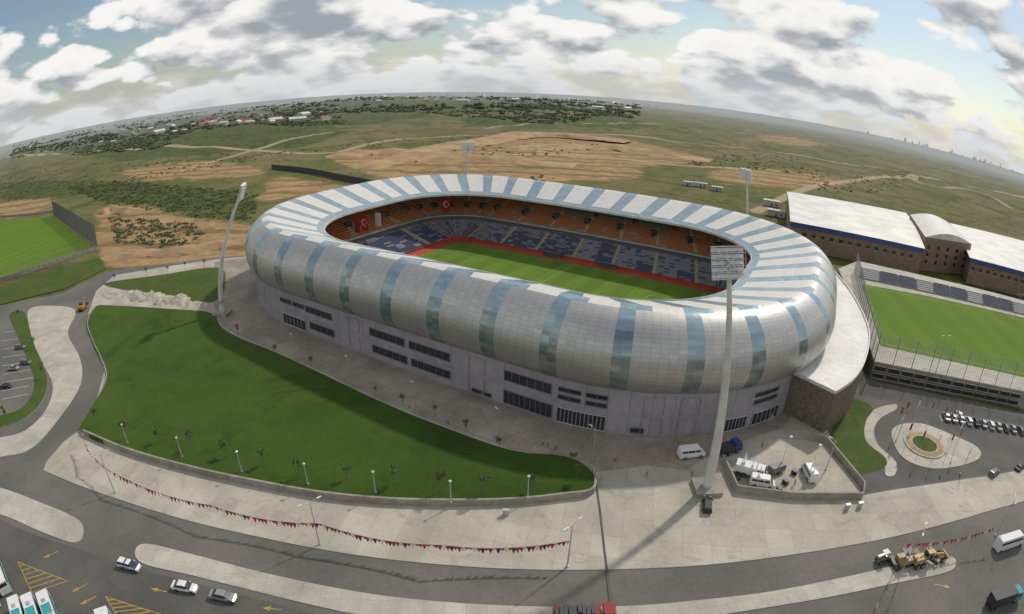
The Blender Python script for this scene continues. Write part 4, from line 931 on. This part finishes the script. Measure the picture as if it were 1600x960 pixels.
for u,v in((202,700),(287,722),(380,745),(483,765),(588,778),(705,793),(824,785)): lamp(ls,G(u,v)+Vector((0,0,1.)),0,'short grey lamp post with white head beside the lawn','lamps along the lawn')
for u,v in((180,771),(500,852),(886,887),(1410,890),(1555,838)): lamp(lt,G(u,v)+Vector((0,0,.1)),.8,'tall double armed street lamp by the road','lamps along the road')
for u,v in((548,604),(651,648),(781,692),(925,720),(462,566),(1290,735),(1500,742)): lamp(lm,G(u,v)+Vector((0,0,.1)),2.2,'single armed grey lamp post on the plaza','lamps on the plaza')
for u,v in((1462,582),(1585,500)): lamp(lg,G(u,v,5),0,'tall slim lamp post beside the training pitch','lamps on training ground')
cabm=MB();cabm.prof([(-.5,0,.25),(-.5,1.2,.25),(-.55,1.22,.3),(-.55,1.3,.3),(.55,1.3,.3),(.55,1.22,.3),(.5,1.2,.25),(.5,0,.25)]);cbm=cabm.mesh('utility_cabinet',[m_steel])
for u,v,rz in((1130,668,0),(1205,655,1),(790,806,.1),(1322,797,.1),(1342,794,.1)): thing(obj('utility_cabinet',cbm,loc=G(u,v)+Vector((0,0,.12)),rz=rz),'grey steel utility cabinet standing on the pavement','utility cabinet','cabinets on the pavement')
pen=[]
for m_ in(m_red,m_cwhite,m_navy):
    mb=MB();mb.add([(-.42,0,0),(.42,0,0),(.05,.08,-1.05)],[(0,1,2)]);pen.append(mb.mesh('pennant',[m_]))
def bunting(pts,n,lab):
    e=bpy.data.objects.new('bunting',None);COL.objects.link(e);e.location=pts[0];thing(e,lab,'bunting','strings of pennants along the pavement')
    seg=[]
    for a,b in zip(pts[:-1],pts[1:]):
        for i in range(12):
            t=i/12;p=a.lerp(b,t);p.z-=4*t*(1-t)*min(1.1,(b-a).length*.05);seg.append(p-pts[0])
    seg.append(pts[-1]-pts[0]);mb=MB();mb.tube(seg,.03,4);obj('cord',mb.mesh('cord',[m_flag]),e)
    for i in range(n):
        f=(i+.5)/n*(len(seg)-1);k=int(f);p=seg[k].lerp(seg[k+1],f-k);t=seg[k+1]-seg[k];o=obj('pennant',pen[(0,1,0,2,0,0,1,2)[i%8]],e);o.location=p;o.rotation_euler=(random.uniform(-.4,.4),0,math.atan2(t.y,t.x)+random.uniform(-.3,.3))
bz=5.
bunting([G(126,672,bz),G(136,704,bz),G(176,738,bz)],24,'red white and navy pennants strung between lamp posts')
bunting([G(176,738,bz),G(330,790,bz),G(497,818,bz)],60,'red white and navy pennants strung between lamp posts')
bunting([G(497,818,bz),G(690,852,bz),G(890,845,bz)],66,'red white and navy pennants strung between lamp posts')
bunting([G(1418,850,bz),G(1560,822,bz)],26,'red and white pennants strung across the road')
bunting([G(1418,850,bz),G(1360,965,2)],22,'red and white pennants strung across the road')
mb=MB();zc=[.010]
def yl(a,b,w=.18):
    zc[0]+=.0004;flatstrip(mb,[G(*a),G(*b)],w,zc[0])
def hatch(tri,n):
    A_,B_,C_=tri
    yl(A_,B_);yl(B_,C_);yl(C_,A_)
    for i in range(1,n):
        t=i/n;p=(A_[0]+(B_[0]-A_[0])*t,A_[1]+(B_[1]-A_[1])*t);q_=(A_[0]+(C_[0]-A_[0])*t,A_[1]+(C_[1]-A_[1])*t);yl(p,q_,.25)
hatch(((28,878),(106,908),(50,926)),7);hatch(((165,932),(268,965),(190,975)),7)
def arrow(u,v,u2,v2):
    a,b=G(u,v),G(u2,v2);d_=(b-a);d_.normalize();n_=Vector((-d_.y,d_.x,0));z=.012;flatstrip(mb,[a,b-d_*1.3],.2,z)
    mb.add([(b-d_*1.3+n_*.5).to_tuple()[:2]+(z,),(b-d_*1.3-n_*.5).to_tuple()[:2]+(z,),b.to_tuple()[:2]+(z,)],[(0,1,2)])
for a in((90,862,68,872),(260,925,236,920),(440,953,410,950),(138,912,112,925),(150,932,125,945),(1460,913,1485,918)): arrow(*a)
struct(obj('road_marking',mb.mesh('road_marking',[m_yel])),'yellow painted hatching and arrows on asphalt')
mb=MB()
for i in range(9): flatstrip(mb,[G(4,520+i*13),G(56-i*0.5+ (0 if i<7 else -8),512+i*13)],.15,.010)
for i in range(15): flatstrip(mb,[G(1472+i*11.5,658+i*2.1),G(1468+i*11.5,649+i*2.1)],.12,.012)
struct(obj('road_marking',mb.mesh('road_marking',[m_white])),'white painted parking bay lines')
# ---------------- trees
def treemesh(seed,h=3.7,cr=1.15,n=150,lf=.12):
    r=random.Random(seed);t=MB();t.tube([(0,0,0),(.03,0,h*.45),(.0,.05,h*.85)],[.06,.045,.02],6)
    for i in range(8):
        a=r.uniform(0,6.28);z=h*r.uniform(.35,.7);t.tube([(0,0,z),(cr*.5*math.cos(a),cr*.5*math.sin(a),z+h*.22)],[.025,.01],4)
    c=MB();cl_=[(r.uniform(-.45,.45)*cr,r.uniform(-.45,.45)*cr,h*r.uniform(.55,.95),r.uniform(.25,.5)*cr) for _ in range(6)]
    for i in range(n):
        x,y,z,rd=r.choice(cl_);p=Vector((x,y,z))+Vector((r.gauss(0,1),r.gauss(0,1),r.gauss(0,1))).normalized()*rd*r.uniform(.3,1.1)
        a=Vector((r.gauss(0,1),r.gauss(0,1),r.gauss(0,1))).normalized();b=a.orthogonal().normalized();s_=lf*r.uniform(.6,1.4)
        c.add([p-a*s_-b*s_*.6,p+a*s_-b*s_*.6,p+a*s_*.7+b*s_*.7,p-a*s_*.7+b*s_*.7],[(0,1,2,3)])
    return t.mesh('trunk',[m_bark]),c.mesh('crown',[m_leaf])
trs=[treemesh(i) for i in range(6)]
def tree(p,lab,grp,sc=1.):
    k=random.randrange(6);e=bpy.data.objects.new('young_tree',None);COL.objects.link(e);e.location=p;e.rotation_euler=(0,0,random.uniform(0,6));sc*=random.uniform(.8,1.15);e.scale=(sc,sc,sc*random.uniform(.95,1.2));thing(e,lab,'tree',grp)
    obj('trunk',trs[k][0],e);obj('crown',trs[k][1],e)
for u,v in((155,672),(200,692),(250,700),(303,710),(358,722),(414,735),(470,755),(545,757),(617,765),(688,778),(757,780),(832,775),(900,760)):
    p=G(u,v);p.z=1.0;tree(p,'slender young tree planted along the lawn edge','young trees along the lawn',1.15)
for u,v in((430,556),(487,575),(587,618),(630,635),(680,652),(728,676),(780,705),(895,728),(372,525)):
    p=G(u,v);p.z=.1;tree(p,'sparse young tree in the paved plaza','young trees on the plaza',.8)
for u,v in((180,440),(230,432),(262,428),(290,423),(320,420),(30,500),(55,545),(70,590),(12,660)):
    p=G(u,v);p.z=.1;tree(p,'sparse young tree on the grass verge','young trees on the verge',1.)
def blobs(name,n,fn,label,mat=m_bush,k3=3):
    ico=bmesh.new();bmesh.ops.create_icosphere(ico,subdivisions=1,radius=1);bv=np.array([v.co[:] for v in ico.verts]);bf=np.array([[v.index for v in f.verts] for f in ico.faces]);ico.free()
    VV=[];FF=[];k=0
    for i in range(n):
        x,y,r=fn()
        z=Hh((x,y))
        for c in range(k3):
            q_=bv*rng.uniform(.55,1.3,(len(bv),1))*r*rng.uniform(.4,.9)*np.array([1,1,.75])+np.array([x+rng.normal()*r*.8,y+rng.normal()*r*.8,z+r*.35])
            VV.append(q_);FF.append(bf+k*len(bv));k+=1
    me_=bpy.data.meshes.new(name);me_.from_pydata(np.vstack(VV).tolist(),[],np.vstack(FF).tolist());me_.materials.append(mat);o=obj(name,me_);o['kind']='stuff';o['label']=label;o['category']='vegetation';return o
def inpoly(px):
    P=[G(u,v) for u,v in px];xs=[p.x for p in P];ys=[p.y for p in P]
    while True:
        x,y=random.uniform(min(xs),max(xs)),random.uniform(min(ys),max(ys))
        if pip(np.array([x]),np.array([y]),P)[0]: return x,y
def f1():
    x,y=inpoly(random.choice([veg[0],veg[0],veg[0],veg[1],veg[3]]));return x,y,random.uniform(.4,1.4)
blobs('scrub',1600,f1,'dark green scrub bushes on open land')
def f2():
    while True:
        u=random.uniform(20,1000);t=u/1000;v=random.uniform(230-85*math.sin(min(1,t*1.4)*1.57)-6,252-65*t)
        p=G(u,v)
        if p.y<5200 and math.sin(p.x/160)+math.sin(p.y/210+1)+math.sin((p.x+p.y)/90)>-.2: return p.x,p.y,random.uniform(2.5,6)*(1 if p.y<1500 else 1.7)
blobs('woodland',3000,f2,'distant belts of dark green trees',m_wood)
def f3():
    while True:
        u=random.uniform(0,1600);v=random.uniform(205+abs(u-800)*.08,300);p=G(u,v)
        if math.sin(p.x/60+2)+math.sin(p.y/85)+math.sin((p.x-p.y)/37)>.7: return p.x,p.y,random.uniform(.5,1.6)
blobs('scrub',1000,f3,'scattered bushes on dry open land')
hm=[]
m_rt=M('clay_tiles',(.28,.13,.09),None,.1,.9);m_hw=M('pale_house_render',(.50,.48,.44),(.40,.38,.35),.05,.9);m_hz=M('hazy_far_render',(.78,.80,.82),None,.01,.9)  # distant haze is put into the pale colour of the skyline towers
for L_,W_,hh in((14,9,6),(22,12,8),(40,18,7)):
    a=MB();a.box((0,0,hh/2),(L_,W_,hh));
    for i in range(int(L_/4)):
        for z in range(1,int(hh/3)+1): a.box((-L_/2+2+4*i,-W_/2-.05,z*3-1.2),(1.4,.1,1.4),1)
    r=MB();r.prof([(-W_/2-.5,hh,L_/2+.5),(0,hh+W_*.25,L_/2+.5),(W_/2+.5,hh,L_/2+.5)])
    r.v=[(y,x,z) for x,y,z in r.v];hm.append((a.mesh('wall',[m_hw,m_glassd]),r.mesh('roof',[m_rt]),r.mesh('roof',[m_roofw])))
def house(p,k,rz,red):
    e=bpy.data.objects.new('house',None);COL.objects.link(e);e.location=(p.x,p.y,Hh(p)-.3);e.rotation_euler=(0,0,rz);thing(e,('red roofed' if red else 'white roofed')+' pale house among trees on the hillside','house','houses on the far hillside')
    obj('wall',hm[k][0],e);obj('roof',hm[k][1 if red else 2],e)
for i in range(60):
    u=random.gauss(320,100);v=222-(u-100)*.09+random.uniform(-12,8)
    house(G(u,v),random.choice((0,0,0,1,1,2)) ,random.uniform(0,3),random.random()<.6)
for i in range(22):
    u=random.uniform(560,1000);p=G(u,164+random.uniform(-3,8)+max(0,(u-850)*.05));house(p,random.choice((1,2)),random.uniform(0,3),random.random()<.3)
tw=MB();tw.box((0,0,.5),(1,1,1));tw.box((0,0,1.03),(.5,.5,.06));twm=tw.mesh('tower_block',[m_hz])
for i in range(46):
    if i<26: a_=math.radians(random.gauss(46,7));r=random.uniform(11000,13000);hh=random.uniform(25,75);wd_=random.uniform(20,45)
    else: a_=math.radians(random.uniform(-8,14));r=random.uniform(4300,5200);hh=random.uniform(18,30);wd_=random.uniform(20,40)
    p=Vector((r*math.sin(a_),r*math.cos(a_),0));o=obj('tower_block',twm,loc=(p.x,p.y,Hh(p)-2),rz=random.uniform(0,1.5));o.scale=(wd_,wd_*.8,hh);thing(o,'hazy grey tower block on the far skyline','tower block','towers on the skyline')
def boxhut(u,v,sz,rz,m_):
    mb=MB();mb.box((0,0,sz[2]/2),sz,0);mb.box((0,0,sz[2]+.1),(sz[0]+.3,sz[1]+.3,.2),1);mb.box((0,-sz[1]/2-.02,1.1),(1,.06,2),2);mb.box((sz[0]*.3,-sz[1]/2-.02,1.6),(1.2,.06,1),2)
    thing(obj('site_hut',mb.mesh('site_hut',[m_,m_steelw,m_glassd]),loc=G(u,v),rz=rz),'pale site hut on open ground behind the stadium','hut','huts behind the stadium')
for a in((1075,290,(8,4,3)),(1095,292,(10,4,3)),(1120,298,(9,4,3)),(1205,322,(12,6,4)),(1212,338,(12,5,4))): boxhut(a[0],a[1],a[2],-.4,m_hw)
# ---------------- people
def person_mesh():
    V_=[(0,0,.95),(0,0,1.2),(0,0,1.42),(0,0,1.52),(0,.02,1.64),(0,.0,1.76),(.1,0,.9),(.13,.06,.5),(.13,-.02,.08),(.13,.12,.04),(-.1,0,.9),(-.13,-.1,.5),(-.13,-.2,.1),(-.13,-.08,.04),(.2,0,1.4),(.26,.02,1.12),(.26,.14,.88),(-.2,0,1.4),(-.26,-.05,1.12),(-.26,.05,.88)]
    E_=[(0,1),(1,2),(2,3),(3,4),(4,5),(0,6),(6,7),(7,8),(8,9),(0,10),(10,11),(11,12),(12,13),(2,14),(14,15),(15,16),(2,17),(17,18),(18,19)]
    Rd=[.15,.14,.15,.06,.1,.07,.1,.065,.045,.04,.1,.065,.045,.04,.065,.045,.035,.065,.045,.035]
    me_=bpy.data.meshes.new('person');me_.from_pydata(V_,E_,[]);o=bpy.data.objects.new('person',me_);COL.objects.link(o);md=o.modifiers.new('s','SKIN')
    for i,sv in enumerate(me_.skin_vertices[0].data): sv.radius=(Rd[i],Rd[i]*.8)
    me_.skin_vertices[0].data[0].use_root=True
    o.modifiers.new('u','SUBSURF').levels=1
    bpy.context.view_layer.update()
    dg=bpy.context.evaluated_depsgraph_get();m2=bpy.data.meshes.new_from_object(o.evaluated_get(dg));bpy.data.objects.remove(o);return m2
pmesh=person_mesh()
m_p,T,b=newmat('clothed_person');pz=T.n('ShaderNodeTexCoord').outputs['Object'];s=T.n('ShaderNodeSeparateXYZ');T.l(pz,s.inputs[0])
cA=T.mix(T.m('GREATER_THAN',s.outputs[2],.95),(.03,.035,.07),(.35,.33,.3));cA=T.mix(T.m('GREATER_THAN',s.outputs[2],1.5),cA,(.4,.25,.18));cA=T.mix(T.m('GREATER_THAN',s.outputs[2],1.74),cA,(.02,.015,.01));T.l(cA,b.inputs['Base Color'])
pmesh.materials.clear();pmesh.materials.append(m_p)
for u,v in((848,697),(856,699),(700,664),(960,722),(1010,745),(1080,745),(1150,690),(640,640),(1190,700),(1240,760),(868,704)):
    thing(obj('person',pmesh,loc=G(u,v)+Vector((0,0,.126)),rz=random.uniform(0,6)),'person in light top and dark trousers walking on plaza','person','people on the plaza')
